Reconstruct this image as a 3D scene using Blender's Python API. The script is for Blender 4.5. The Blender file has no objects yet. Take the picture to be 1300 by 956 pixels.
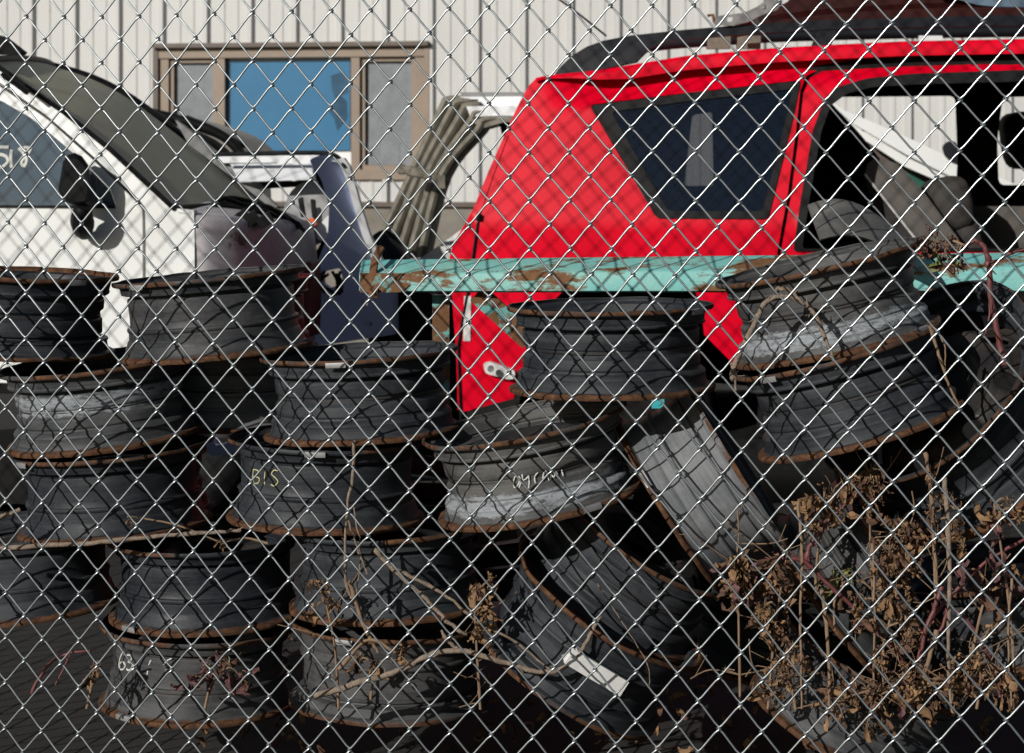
import bpy, math, random
import numpy as np
from mathutils import Vector, Matrix, noise as mnoise
from mathutils.geometry import delaunay_2d_cdt
R = math.radians
rng = random.Random(11)
scene = bpy.context.scene
col = scene.collection

# ------------------------------------------------------------------ camera numbers
F = 2600.0; CX = 650.0; HY = 200.0; H = 1.20          # focal length in photo pixels, horizon row, eye height
TS = 0.17                                              # the yard is turned ~10 degrees to the camera
LAT = Vector((TS, 1, 0)).normalized()                  # "away from the camera" axis of the yard
ALO = Vector((1, -TS, 0)).normalized()                 # "along the building" axis

def P(px, py, Y):
    return Vector(((px-CX)/F*Y, Y, H-(py-HY)/F*Y))
def pl(Y0, t=TS):                                      # depth of a vertical plane through (0, Y0)
    return lambda px, py: Y0/(1+t*(px-CX)/F)
def pl_disp(Y0, disp, t=TS):                           # the same, bent by a function of height
    def f(px, py):
        u = (px-CX)/F; Y = Y0/(1+t*u)
        for _ in range(4):
            z = H-(py-HY)/F*Y
            Y = (Y0+disp(z))/(1+t*u)
        return Y
    return f
def pix(v):
    return (CX+v.x/v.y*F, HY+(H-v.z)/v.y*F)

# ------------------------------------------------------------------ mesh builder
class MB:
    def __init__(s): s.v = []; s.f = []; s.m = []
    def add(s, vs, fs, mi=0):
        o = len(s.v); s.v += [tuple(v) for v in vs]
        for f in fs: s.f.append([i+o for i in f]); s.m.append(mi)
    def box(s, c, sx, sy, sz, ax=None, mi=0):
        X, Y, Z = ax if ax else (Vector((1,0,0)), Vector((0,1,0)), Vector((0,0,1)))
        c = Vector(c); vs = []
        for k in (-1, 1):
            for a, b in ((-1,-1),(1,-1),(1,1),(-1,1)):
                vs.append(c+X*(a*sx/2)+Y*(b*sy/2)+Z*(k*sz/2))
        s.add(vs, [(3,2,1,0),(4,5,6,7),(0,1,5,4),(1,2,6,5),(2,3,7,6),(3,0,4,7)], mi)
    def tube(s, pts, r, n=6, mi=0, cap=True, flat=1.0):
        pts = [Vector(p) for p in pts]; N = len(pts)
        rs = r if isinstance(r, (list, tuple)) else [r]*N
        vs = []; up = None
        for i, p in enumerate(pts):
            d = (pts[min(i+1, N-1)]-pts[max(i-1, 0)])
            d = d.normalized() if d.length > 1e-9 else Vector((0,0,1))
            if up is None:
                up = Vector((0,1,0)) if abs(d.y) < .9 else Vector((1,0,0))
            a = (up-d*up.dot(d)); a = a.normalized() if a.length > 1e-6 else d.orthogonal().normalized()
            b = d.cross(a); up = a
            for k in range(n):
                w = 2*math.pi*k/n
                vs.append(p+a*(math.cos(w)*rs[i]*flat)+b*(math.sin(w)*rs[i]))
        fs = []
        for i in range(N-1):
            for k in range(n):
                k2 = (k+1) % n
                fs.append((i*n+k, i*n+k2, (i+1)*n+k2, (i+1)*n+k))
        if cap: fs.append(tuple(range(n))[::-1]); fs.append(tuple((N-1)*n+k for k in range(n)))
        s.add(vs, fs, mi)
    def lathe(s, prof, n=72, mi=0, closed=True):       # prof: (z, r)
        vs = []; M = len(prof)
        for k in range(n):
            w = 2*math.pi*k/n
            for z, r in prof: vs.append((r*math.cos(w), r*math.sin(w), z))
        fs = []
        for k in range(n):
            k2 = (k+1) % n
            for i in range(M if closed else M-1):
                j = (i+1) % M
                fs.append((k*M+i, k*M+j, k2*M+j, k2*M+i))
        s.add(vs, fs, mi)
    def grid(s, rows, mi=0, thick=None):               # rows of Vectors -> sheet; thick = offset vector for a back side
        n = len(rows[0]); m = len(rows)
        vs = [p for r in rows for p in r]
        fs = [(i*n+j, i*n+j+1, (i+1)*n+j+1, (i+1)*n+j) for i in range(m-1) for j in range(n-1)]
        if thick is not None:
            o = len(vs); vs = vs+[Vector(p)+thick for p in vs]
            bf = [tuple(x+o for x in reversed(f)) for f in fs]
            per = [j for j in range(n)]+[i*n+n-1 for i in range(1, m)]+[(m-1)*n+j for j in range(n-2, -1, -1)]+[i*n for i in range(m-2, 0, -1)]
            sf = [(per[(k+1) % len(per)], per[k], per[k]+o, per[(k+1) % len(per)]+o) for k in range(len(per))]
            fs = fs+bf+sf
        s.add(vs, fs, mi)
    def panel(s, outline, holes, depth, thick, grid=16, mi=0, push=None):
        """sheet metal cut to an outline with openings, following depth(), with a real thickness"""
        verts = []; edges = []
        def ring(poly):
            o = len(verts); n = len(poly)
            for p in poly: verts.append(Vector(p))
            for i in range(n): edges.append((o+i, o+(i+1) % n))
        dens = lambda poly: densify(poly, grid)
        out = dens(outline); hs = [dens(h) for h in holes]
        ring(out)
        for h in hs: ring(h)
        xs = [p[0] for p in out]; ys = [p[1] for p in out]
        gy = min(ys)+grid*.5; q = 0
        while gy < max(ys):
            gx = min(xs)+grid*(.5+.5*(q % 2)); q += 1
            while gx < max(xs):
                if inside(out, gx, gy) and not any(inside(h, gx, gy) for h in hs) and \
                   min(dist_poly(o_, gx, gy) for o_ in [out]+hs) > grid*.35:
                    verts.append(Vector((gx, gy)))
                gx += grid
            gy += grid*.87
        ov, oe, of, *_ = delaunay_2d_cdt(verts, edges, [], 0, 1e-3)
        tris = []
        for f in of:
            cx = sum(ov[i][0] for i in f)/len(f); cy = sum(ov[i][1] for i in f)/len(f)
            if inside(out, cx, cy) and not any(inside(h, cx, cy) for h in hs): tris.append(list(f))
        W = [P(p[0], p[1], depth(p[0], p[1])) for p in ov]
        fr = []
        for t in tris:
            a, b, c = (W[i] for i in t[:3])
            nrm = (b-a).cross(c-a)
            fr.append(t if nrm.y < 0 else t[::-1])
        cnt = {}
        for t in fr:
            for i in range(len(t)):
                e = (t[i], t[(i+1) % len(t)]); cnt[e] = 1
        bnd = [e for e in cnt if (e[1], e[0]) not in cnt]
        n = len(W); off = push if push is not None else LAT*thick
        vs = W+[w+off for w in W]
        fs = fr+[[i+n for i in reversed(t)] for t in fr]+[[e[1], e[0], e[0]+n, e[1]+n] for e in bnd]
        s.add(vs, fs, mi)
    def build(s, name, mats, parent=None, smooth=35, world=True):
        me = bpy.data.meshes.new(name)
        off = Vector((0,0,0)); q_ = parent
        while q_ is not None and world: off += Vector(q_.location); q_ = q_.parent
        me.from_pydata([Vector(v)-off for v in s.v], [], s.f); me.update()
        for m in (mats if isinstance(mats, (list, tuple)) else [mats]): me.materials.append(m)
        if any(s.m): me.polygons.foreach_set('material_index', s.m)
        if smooth:
            me.polygons.foreach_set('use_smooth', [True]*len(me.polygons))
            me.set_sharp_from_angle(angle=R(smooth))
        o = bpy.data.objects.new(name, me); col.objects.link(o)
        if parent is not None: o.parent = parent
        return o

def inside(poly, x, y):
    c = False; n = len(poly); j = n-1
    for i in range(n):
        xi, yi = poly[i][0], poly[i][1]; xj, yj = poly[j][0], poly[j][1]
        if (yi > y) != (yj > y) and x < (xj-xi)*(y-yi)/(yj-yi)+xi: c = not c
        j = i
    return c
def dist_poly(poly, x, y):
    return min((p[0]-x)**2+(p[1]-y)**2 for p in poly)**.5
def densify(poly, d):
    out = []; n = len(poly)
    for i in range(n):
        a = poly[i]; b = poly[(i+1) % n]; L = math.hypot(b[0]-a[0], b[1]-a[1]); k = max(1, int(L/d))
        for q in range(k): out.append((a[0]+(b[0]-a[0])*q/k, a[1]+(b[1]-a[1])*q/k))
    return out
def rnd(poly, r, k=5):                                  # round the corners of a polygon
    out = []; n = len(poly)
    for i in range(n):
        p = Vector(poly[i]); a = Vector(poly[i-1]); b = Vector(poly[(i+1) % n])
        da = (a-p); db = (b-p)
        ra = min(r, da.length*.45); rb = min(r, db.length*.45)
        A = p+da.normalized()*ra; B = p+db.normalized()*rb
        for q in range(k+1):
            t = q/k; out.append(tuple(A*(1-t)**2+p*2*t*(1-t)+B*t*t))
    return out
def spline(pts, k=6):                                   # Catmull-Rom through points
    pts = [Vector(p) for p in pts]; out = []
    for i in range(len(pts)-1):
        p0 = pts[max(i-1, 0)]; p1 = pts[i]; p2 = pts[i+1]; p3 = pts[min(i+2, len(pts)-1)]
        for q in range(k):
            t = q/k
            out.append(.5*((2*p1)+(p2-p0)*t+(2*p0-5*p1+4*p2-p3)*t*t+(3*p1-p0-3*p2+p3)*t**3))
    out.append(pts[-1]); return out

def empty(name, loc=(0,0,0)):
    o = bpy.data.objects.new(name, None); col.objects.link(o); o.location = loc; o.empty_display_size = .1
    return o
def tag(o, label=None, cat=None, group=None, kind=None):
    if label: o['label'] = label
    if cat: o['category'] = cat
    if group: o['group'] = group
    if kind: o['kind'] = kind
    return o

# ------------------------------------------------------------------ materials
def new_mat(name):
    m = bpy.data.materials.new(name); m.use_nodes = True
    nt = m.node_tree; b = nt.nodes['Principled BSDF']
    return m, nt, b
def nd(nt, t, **kw):
    n = nt.nodes.new(t)
    for k, v in kw.items(): setattr(n, k, v)
    return n
def ramp(nt, fac, stops):
    r = nd(nt, 'ShaderNodeValToRGB'); e = r.color_ramp.elements
    while len(e) < len(stops): e.new(.5)
    for i, (p, c) in enumerate(stops):
        e[i].position = p; e[i].color = c if len(c) == 4 else (*c, 1)
    nt.links.new(fac, r.inputs[0]); return r
def mixc(nt, fac, a, b):
    m = nd(nt, 'ShaderNodeMix', data_type='RGBA')
    for s, v in ((0, fac), (6, a), (7, b)):
        if isinstance(v, (int, float)): m.inputs[s].default_value = v
        elif isinstance(v, (tuple, list)): m.inputs[s].default_value = (*v, 1) if len(v) == 3 else v
        else: nt.links.new(v, m.inputs[s])
    return m.outputs[2]
def noise(nt, co, scale, detail=4, rough=.6, stretch=None):
    n = nd(nt, 'ShaderNodeTexNoise'); n.inputs['Scale'].default_value = scale
    n.inputs['Detail'].default_value = detail; n.inputs['Roughness'].default_value = rough
    if stretch:
        mp = nd(nt, 'ShaderNodeMapping'); mp.inputs['Scale'].default_value = stretch
        nt.links.new(co, mp.inputs[0]); co = mp.outputs[0]
    nt.links.new(co, n.inputs['Vector']); return n.outputs['Fac']
def pm(name, c1, c2=None, scale=6, rough=.5, metal=0, bump=0, bscale=80, spots=None, coat=0, stretch=None, spec=.5, lo=.35, hi=.7, sstretch=None):
    """two-tone noise paint; spots = (colour, threshold, scale, roughness) for rust or dirt"""
    m, nt, b = new_mat(name)
    co = nd(nt, 'ShaderNodeTexCoord').outputs['Object']
    b.inputs['Roughness'].default_value = rough; b.inputs['Metallic'].default_value = metal
    b.inputs['Coat Weight'].default_value = coat; b.inputs['Coat Roughness'].default_value = .08
    b.inputs['Specular IOR Level'].default_value = spec
    if c2 is None: c2 = tuple(x*.8 for x in c1)
    r = ramp(nt, noise(nt, co, scale, 5, .65, stretch), [(lo, c1), (hi, c2)])
    c = r.outputs[0]
    if spots:
        sc, th, ss, sr = spots
        f = ramp(nt, noise(nt, co, ss, 8, .7, sstretch), [(th, (0,0,0)), (th+.06, (1,1,1))])
        fine = ramp(nt, noise(nt, co, ss*6, 4, .6), [(.3, tuple(x*.55 for x in sc)), (.75, sc)])
        c = mixc(nt, f.outputs[0], c, fine.outputs[0])
        rr = nd(nt, 'ShaderNodeMapRange'); nt.links.new(f.outputs[0], rr.inputs[0])
        rr.inputs[3].default_value = rough; rr.inputs[4].default_value = sr
        nt.links.new(rr.outputs[0], b.inputs['Roughness'])
    nt.links.new(c, b.inputs['Base Color'])
    if bump:
        bp = nd(nt, 'ShaderNodeBump'); bp.inputs['Strength'].default_value = bump; bp.inputs['Distance'].default_value = .004
        nt.links.new(noise(nt, co, bscale, 5, .65), bp.inputs['Height']); nt.links.new(bp.outputs[0], b.inputs['Normal'])
    return m

def rim_mat(name, rim_r, dark=(.0095,.0115,.0155), dust=(.038,.041,.046), rustf=.0, seed=0, gloss=.50, band=None):
    m, nt, b = new_mat(name)
    co = nd(nt, 'ShaderNodeTexCoord').outputs['Object']
    oi = nd(nt, 'ShaderNodeObjectInfo')
    ad = nd(nt, 'ShaderNodeVectorMath', operation='ADD'); sc = nd(nt, 'ShaderNodeVectorMath', operation='SCALE')
    cx = nd(nt, 'ShaderNodeCombineXYZ')
    for i in range(3): nt.links.new(oi.outputs['Random'], cx.inputs[i])
    nt.links.new(cx.outputs[0], sc.inputs[0]); sc.inputs['Scale'].default_value = 37
    nt.links.new(co, ad.inputs[0]); nt.links.new(sc.outputs[0], ad.inputs[1])
    cr = ad.outputs[0]
    sep = nd(nt, 'ShaderNodeSeparateXYZ'); nt.links.new(co, sep.inputs[0])
    xy = nd(nt, 'ShaderNodeCombineXYZ'); nt.links.new(sep.outputs[0], xy.inputs[0]); nt.links.new(sep.outputs[1], xy.inputs[1])
    ln = nd(nt, 'ShaderNodeVectorMath', operation='LENGTH'); nt.links.new(xy.outputs[0], ln.inputs[0])
    b.inputs['Specular IOR Level'].default_value = .22
    # dust in clouds and in bands that run round the barrel
    n1 = noise(nt, cr, 9, 6, .65); n2 = noise(nt, cr, 7, 6, .75, (.7, .7, 16)); n3 = noise(nt, cr, 90, 4, .7)
    a1 = nd(nt, 'ShaderNodeMath', operation='ADD'); nt.links.new(n1, a1.inputs[0]); nt.links.new(n2, a1.inputs[1])
    a2 = nd(nt, 'ShaderNodeMath', operation='MULTIPLY_ADD'); nt.links.new(n3, a2.inputs[0]); a2.inputs[1].default_value = .35; nt.links.new(a1.outputs[0], a2.inputs[2])
    a3 = nd(nt, 'ShaderNodeMath', operation='MULTIPLY_ADD'); nt.links.new(oi.outputs['Random'], a3.inputs[0]); a3.inputs[1].default_value = .22; nt.links.new(a2.outputs[0], a3.inputs[2])
    d = ramp(nt, a3.outputs[0], [(.98/1.6, dark), (1.30/1.6, tuple((x+y)/2 for x, y in zip(dark, dust))), (1.48/1.6, dust)])
    sc2 = nd(nt, 'ShaderNodeMath', operation='MULTIPLY'); nt.links.new(a3.outputs[0], sc2.inputs[0]); sc2.inputs[1].default_value = 1/1.6
    nt.links.new(sc2.outputs[0], d.inputs[0])
    # bare metal scrape marks
    n4 = noise(nt, cr, 30, 8, .8, (1, 1, 5))
    scr = ramp(nt, n4, [(.66, (0,0,0)), (.72, (.6,.6,.6))])
    c = mixc(nt, scr.outputs[0], d.outputs[0], (.20,.20,.20))
    # rust: on the rolled edge and in patches
    def mr(src, a, b_, c=0, d_=1):
        n = nd(nt, 'ShaderNodeMapRange'); nt.links.new(src, n.inputs[0])
        for i, v in enumerate((a, b_, c, d_)): n.inputs[i+1].default_value = v
        return n.outputs[0]
    e1 = mr(ln.outputs['Value'], rim_r-.0030, rim_r-.0008, 0, .50)          # thin line on the upper lip
    lowz = mr(sep.outputs[2], -.052, -.074)
    e2 = mr(ln.outputs['Value'], rim_r-.020, rim_r-.006, 0, .72)
    el = nd(nt, 'ShaderNodeMath', operation='MULTIPLY'); nt.links.new(e2, el.inputs[0]); nt.links.new(lowz, el.inputs[1])
    ed = nd(nt, 'ShaderNodeMath', operation='MAXIMUM'); nt.links.new(e1, ed.inputs[0]); nt.links.new(el.outputs[0], ed.inputs[1])
    if band:
        b1 = mr(sep.outputs[2], band[0]-.012, band[0]+.004); b2 = mr(sep.outputs[2], band[1]+.012, band[1]-.004)
        bm = nd(nt, 'ShaderNodeMath', operation='MULTIPLY'); nt.links.new(b1, bm.inputs[0]); nt.links.new(b2, bm.inputs[1])
        nb_ = noise(nt, cr, 26, 9, .82, (1, 1, 3.2))
        bs = nd(nt, 'ShaderNodeMath', operation='MULTIPLY_ADD'); nt.links.new(bm.outputs[0], bs.inputs[0]); bs.inputs[1].default_value = .34; nt.links.new(nb_, bs.inputs[2])
        bf = ramp(nt, bs.outputs[0], [(.74, (0,0,0)), (.86, (.9,.9,.9))])
        c = mixc(nt, bf.outputs[0], c, (.26,.28,.30))
    n5 = noise(nt, cr, 13, 7, .78)
    ru = nd(nt, 'ShaderNodeMath', operation='MULTIPLY_ADD'); nt.links.new(n5, ru.inputs[0]); ru.inputs[1].default_value = 1.0; nt.links.new(ed.outputs[0], ru.inputs[2])
    rf = ramp(nt, ru.outputs[0], [(.80-rustf, (0,0,0)), (.98-rustf, (1,1,1))])
    rc = ramp(nt, noise(nt, cr, 60, 6, .7), [(.3, (.030,.016,.011)), (.5, (.072,.034,.017)), (.68, (.14,.066,.030)), (.85, (.23,.14,.08))])
    c = mixc(nt, rf.outputs[0], c, rc.outputs[0])
    nt.links.new(c, b.inputs['Base Color'])
    rr = nd(nt, 'ShaderNodeMapRange'); nt.links.new(rf.outputs[0], rr.inputs[0]); rr.inputs[4].default_value = .85
    nt.links.new(mr(sc2.outputs[0], .55, .9, gloss-.18, gloss+.14), rr.inputs[3])
    nt.links.new(rr.outputs[0], b.inputs['Roughness'])
    bp = nd(nt, 'ShaderNodeBump'); bp.inputs['Strength'].default_value = .25; bp.inputs['Distance'].default_value = .003
    nt.links.new(noise(nt, cr, 45, 6, .7, (1,1,3)), bp.inputs['Height']); nt.links.new(bp.outputs[0], b.inputs['Normal'])
    return m

def glass_mat(name, tint=(.02,.025,.03), through=.5, rough=.03, refl=1.0):
    m = bpy.data.materials.new(name); m.use_nodes = True; nt = m.node_tree; nt.nodes.clear()
    out = nd(nt, 'ShaderNodeOutputMaterial'); tr = nd(nt, 'ShaderNodeBsdfTransparent'); df = nd(nt, 'ShaderNodeBsdfDiffuse')
    gl = nd(nt, 'ShaderNodeBsdfGlossy'); gl.inputs['Roughness'].default_value = rough
    tr.inputs[0].default_value = (through, through, through*1.02, 1); df.inputs[0].default_value = (*tint, 1)
    m1 = nd(nt, 'ShaderNodeAddShader'); nt.links.new(tr.outputs[0], m1.inputs[0]); nt.links.new(df.outputs[0], m1.inputs[1])
    fr = nd(nt, 'ShaderNodeFresnel'); fr.inputs[0].default_value = 1.5
    mu = nd(nt, 'ShaderNodeMath', operation='MULTIPLY'); nt.links.new(fr.outputs[0], mu.inputs[0]); mu.inputs[1].default_value = refl
    m2 = nd(nt, 'ShaderNodeMixShader'); nt.links.new(mu.outputs[0], m2.inputs[0]); nt.links.new(m1.outputs[0], m2.inputs[1]); nt.links.new(gl.outputs[0], m2.inputs[2])
    nt.links.new(m2.outputs[0], out.inputs[0]); return m

M = dict(
    wire=pm('galvanised_wire', (.50,.54,.55), (.36,.39,.40), 30, .33, .88, spots=((.16,.13,.10), .70, 25, .7)),
    siding=pm('painted_siding', (.50,.498,.482), (.455,.453,.44), 1.2, .5, 0, .05, 30, spots=((.45,.42,.36), .70, 1.5, .6)),
    trim=pm('brown_trim', (.245,.185,.135), (.20,.15,.11), 5, .5),
    trimdk=pm('dark_trim', (.10,.075,.055), (.07,.05,.04), 5, .5),
    bluepane=pm('blue_glossy_pane', (.045,.17,.31), (.038,.15,.28), 3, .12, spec=.45),  # one even blue with a gloss
    bluedark=pm('dark_pane_reflection', (.016,.06,.11), (.03,.11,.2), 9, .15),  # colour of the reflections painted on the blue pane
    screen=pm('insect_screen', (.19,.205,.22), (.13,.14,.155), 14, .6, bump=.1, bscale=300),
    white=pm('white_sash', (.75,.76,.76), (.7,.7,.7), 4, .4),
    concrete=pm('concrete', (.22,.20,.17), (.12,.105,.085), 3, .9, 0, .6, 25),
    red=pm('red_paint', (.66,.0006,.018), (.50,.0006,.013), 1.6, .34, 0, coat=.08, spec=.12, spots=((.74,.018,.045), .72, 1.3, .55)),
    blackpl=pm('black_plastic', (.007,.008,.011), (.012,.013,.016), 12, .42, 0, .1, 60, spec=.22),
    rubber=pm('black_rubber', (.005,.005,.006), (.010,.010,.010), 20, .55, spec=.12),
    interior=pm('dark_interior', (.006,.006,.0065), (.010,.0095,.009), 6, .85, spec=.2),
    panelbrown=pm('dusty_trim', (.095,.084,.075), (.06,.053,.048), 9, .8, 0, .3, 90),
    cloth=pm('seat_cloth', (.045,.04,.037), (.03,.027,.025), 14, .9, 0, .3, 150),
    maroon=pm('maroon_paint', (.030,.005,.004), (.020,.004,.0035), 3, .5, coat=0, spec=.12, spots=((.16,.09,.06), .72, 4, .7)),
    vanwhite=pm('van_white', (.70,.715,.70), (.60,.61,.59), 2.2, .4, 0, coat=.25, spots=((.40,.36,.30), .70, 3.5, .7)),
    vangrey=pm('bare_grey', (.58,.56,.55), (.70,.68,.66), 3, .5, 0, .15, 30, spots=((.20,.13,.09), .70, 5, .8)),
    vannose=pm('dirty_nose', (.50,.475,.48), (.34,.315,.33), 4, .5, 0, .15, 30, spots=((.17,.115,.08), .60, 6, .8)),
    dustglass=pm('dusty_glass', (.56,.52,.36), (.44,.41,.29), 2.2, .6, spec=.3, stretch=(1, 1, .25)),
    khaki=pm('khaki_primer', (.20,.182,.143), (.15,.136,.107), 7, .6, spots=((.09,.07,.05), .68, 12, .8)),
    doorwhite=pm('door_white', (.74,.75,.76), (.66,.67,.69), 4, .35, coat=.2),
    shadeblue=pm('pale_blue_shade', (.58,.68,.95), (.50,.60,.88), 4, .4, coat=.1),  # white door's blue skylit shade put into the colour; lavender scrap shares it
    teal=pm('teal_rusty', (.13,.40,.39), (.22,.42,.36), 5, .55, 0, .3, 60, spots=((.18,.082,.03), .512, 13, .85), sstretch=(.45, 1.4, 1.5)),
    tealrust=pm('teal_mostly_rust', (.10,.30,.28), (.12,.34,.30), 5, .6, 0, .3, 60, spots=((.17,.075,.028), .43, 16, .85)),
    rusty=pm('rust', (.20,.085,.035), (.09,.04,.02), 18, .9, 0, .6, 90),
    roofgrey=pm('roof_grey', (.20,.20,.20), (.15,.15,.145), 4, .5),
    twig=pm('dry_twig', (.26,.20,.15), (.13,.095,.07), 60, .9, 0, .8, 200),
    stalk=pm('dry_stalk', (.23,.155,.095), (.14,.085,.05), 50, .9),
    cane=pm('bramble_cane', (.135,.03,.034), (.085,.036,.030), 40, .55),
    leafa=pm('dead_leaf_tan', (.27,.155,.072), (.10,.055,.027), 30, .85),
    leafb=pm('dead_leaf_brown', (.13,.062,.032), (.04,.022,.014), 30, .85),
    leafc=pm('dead_leaf_purple', (.12,.05,.045), (.06,.028,.028), 30, .75),
    leafg=pm('green_leaf', (.10,.13,.03), (.16,.14,.045), 30, .7),
    soil=pm('soil', (.016,.014,.012), (.010,.009,.008), 7, .95, 0, .4, 30, spots=((.028,.023,.018), .64, 25, .9)),
    chalk=pm('chalk_paint', (.62,.64,.60), (.5,.5,.46), 120, .8),
    chalky=pm('yellow_chalk', (.52,.50,.26), (.40,.38,.2), 120, .8),
    orange=pm('orange_lens', (.75,.14,.04), (.6,.1,.03), 20, .3),
    steelgrey=pm('cast_metal', (.30,.30,.30), (.20,.195,.19), 14, .5, .4),
    castwhite=pm('white_casting', (.62,.62,.60), (.5,.5,.48), 30, .5),
    bluehose=pm('blue_hose', (.02,.13,.34), (.02,.10,.28), 20, .3),
    redpart=pm('dull_red_paint', (.16,.012,.014), (.08,.008,.01), 14, .5),
    wood=pm('old_wood', (.16,.125,.075), (.09,.07,.045), 10, .9, stretch=(1,8,8)),
    teallens=pm('teal_clip', (.05,.42,.44), (.04,.34,.36), 20, .4),
    greenglass=pm('green_glass', (.03,.12,.085), (.025,.09,.07), 6, .1),
    quarter=glass_mat('tinted_glass', (.0015,.005,.012), .36, .02, .9),
    sideglass=glass_mat('dusty_side_glass', (.055,.085,.115), .10, .06, 1.0),
    strap=pm('frayed_strap', (.20,.18,.14), (.10,.09,.07), 40, .9),
)
RR = .2005
M['rim'] = rim_mat('rim_black', RR)
M['rimdusty'] = rim_mat('rim_grey_dusty', RR, (.018,.020,.024), (.072,.071,.070))
M['rimband'] = rim_mat('rim_scraped_band', RR, (.024,.027,.032), (.080,.080,.080), band=(-.006, .036))
M['rimband2'] = rim_mat('rim_scraped_foot', RR, (.028,.030,.034), (.090,.088,.084), band=(-.060, -.022))
M['rimsilver'] = rim_mat('rim_worn_silver', RR, (.085,.092,.102), (.165,.17,.175), 0, gloss=.48)
M['rimred'] = rim_mat('rim_red', RR, (.05,.004,.005), (.07,.012,.012))
M['disc'] = rim_mat('rim_disc_rusty', RR+.05, (.012,.012,.013), (.045,.038,.033), .06)

# ------------------------------------------------------------------ setting
g = MB()
g.grid([[Vector((x, y, 0)) for x in (-150,-40,-10,-4,0,4,10,40,150)] for y in (-60,-10,0,3,4,5,7,10,20,60,300)])
tag(g.build('ground', M['soil'], smooth=0), kind='structure')

# metal building ------------------------------------------------------------
WY = 12.6
def WP(a, z, out=0.0):                                  # a = metres along the wall, out = towards the camera
    return Vector((0, WY, 0))+ALO*a-LAT*out+Vector((0,0,z))
def wall_az(px, py):
    Y = WY/(1+TS*(px-CX)/F); p = P(px, py, Y)
    return (p-Vector((0, WY, 0))).dot(ALO), p.z
bld = empty('metal_building', WP(0, 0)); tag(bld, 'cream ribbed metal building with a brown framed window, at the back of the yard', 'building')
wa0, wz1 = wall_az(203, 62); wa1, _ = wall_az(540, 55); _, wz0 = wall_az(450, 228); _, zb = wall_az(580, 257)
pitch = wall_az(672, 100)[0]-wall_az(613, 100)[0]
a_ref = wall_az(548, 60)[0]
prof = []                                               # (a, out)
k0 = int(-9/pitch)-1
for k in range(k0, -k0+1):
    c = a_ref+k*pitch
    for da, o in ((-.028, 0), (-.015, .032), (.013, .032), (.026, 0), (.095, 0), (.105, .005), (.125, .005), (.135, 0), (.19, 0), (.20, .005), (.22, .005), (.23, 0)):
        prof.append((c+da*pitch/.31, o))
prof.sort()
def siding(mb, a0, a1, z0, z1):
    def at(a):
        for i in range(len(prof)-1):
            if prof[i][0] <= a <= prof[i+1][0]:
                t = (a-prof[i][0])/max(1e-6, prof[i+1][0]-prof[i][0]); return prof[i][1]*(1-t)+prof[i+1][1]*t
        return 0
    pts = [(a0, at(a0))]+[p for p in prof if a0 < p[0] < a1]+[(a1, at(a1))]
    mb.grid([[WP(a, z0, o) for a, o in pts], [WP(a, z1, o) for a, o in pts]])
s = MB(); top = 4.6
siding(s, prof[0][0], wa0, zb, top); siding(s, wa1, prof[-1][0], zb, top)
siding(s, wa0, wa1, zb, wz0); siding(s, wa0, wa1, wz1, top)
# fixing screws
for k in range(k0, -k0+1):
    for zz in (zb+.12, zb+1.22, zb+2.3):
        c = a_ref+k*pitch+.08*pitch/.31+ .04
        s.box(WP(c, zz+.01*((k*7) % 3), .004), .011, .008, .011, (ALO, LAT, Vector((0,0,1))))
sid = s.build('siding', M['siding'], bld, smooth=0)
b = MB()
AX = (ALO, LAT, Vector((0,0,1)))
b.box(WP(0, zb/2-.02, -.25), 18, .6, zb-.04, AX); b.build('foundation', M['concrete'], bld)
b = MB(); b.box(WP(0, zb-.012, .02), 18, .10, .03, AX); b.build('base_flashing', M['trimdk'], bld)
b = MB(); b.box(WP(0, 2.3, -5.9), 18, 10, 4.4, AX); b.box(WP(0, 4.68, -5.5), 18.4, 11.8, .14, AX); b.build('hall_and_roof', M['siding'], bld)
# window: trim frame, sashes, panes
wf = MB(); fw = .062; out = .035
am = (wa0+wa1)/2; ww = wa1-wa0; wh = wz1-wz0
wf.box(WP(wa0+fw/2, (wz0+wz1)/2, 0), fw, .03, wh-2*fw, AX); wf.box(WP(wa1-fw/2, (wz0+wz1)/2, 0), fw, .03, wh-2*fw, AX)
wf.box(WP(am, wz1-fw/2, 0), ww, .06, fw, AX); wf.box(WP(am, wz0+fw/2, 0), ww, .06, fw, AX)
wf.box(WP(am, wz1+.016, .03), ww+.06, .09, .028, AX, 1); wf.box(WP(wa0-.018, (wz0+wz1)/2, .012), .034, .05, wh, AX, 1); wf.box(WP(wa1+.016, (wz0+wz1)/2, .012), .030, .05, wh, AX, 0)
win = wf.build('window', [M['trim'], M['trimdk']], bld, smooth=0)
x1 = wall_az(281, 100)[0]; x2 = wall_az(452, 100)[0]
for c in (x1, x2):
    q = MB(); q.box(WP(c, (wz0+wz1)/2, -.005), .055, .05, wh-2*fw, AX); q.build('mullion', M['trim'], win, smooth=0)
for a0, a1 in ((wa0+fw, x1-.028), (x2+.028, wa1-fw)):
    w = .028; sash = MB(); sash.box(WP(a0+w/2, (wz0+wz1)/2, -.02), w, .03, wh-2*fw, AX); sash.box(WP(a1-w/2, (wz0+wz1)/2, -.02), w, .03, wh-2*fw, AX)
    sash.box(WP((a0+a1)/2, wz1-fw-w/2, -.02), a1-a0-2*w, .03, w, AX); sash.box(WP((a0+a1)/2, wz0+fw+w/2, -.02), a1-a0-2*w, .03, w, AX)
    sash.build('sash', M['trim'], win, smooth=0)
def pane(name, a0, a1, z0, z1, dep, m):
    q = MB(); q.box(WP((a0+a1)/2, (z0+z1)/2, -dep), a1-a0, .008, z1-z0, AX); return q.build(name, m, win, smooth=0)
pane('pane', wa0+fw, x1-.028, wz0+fw, wz1-fw, .04, M['screen'])
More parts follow.
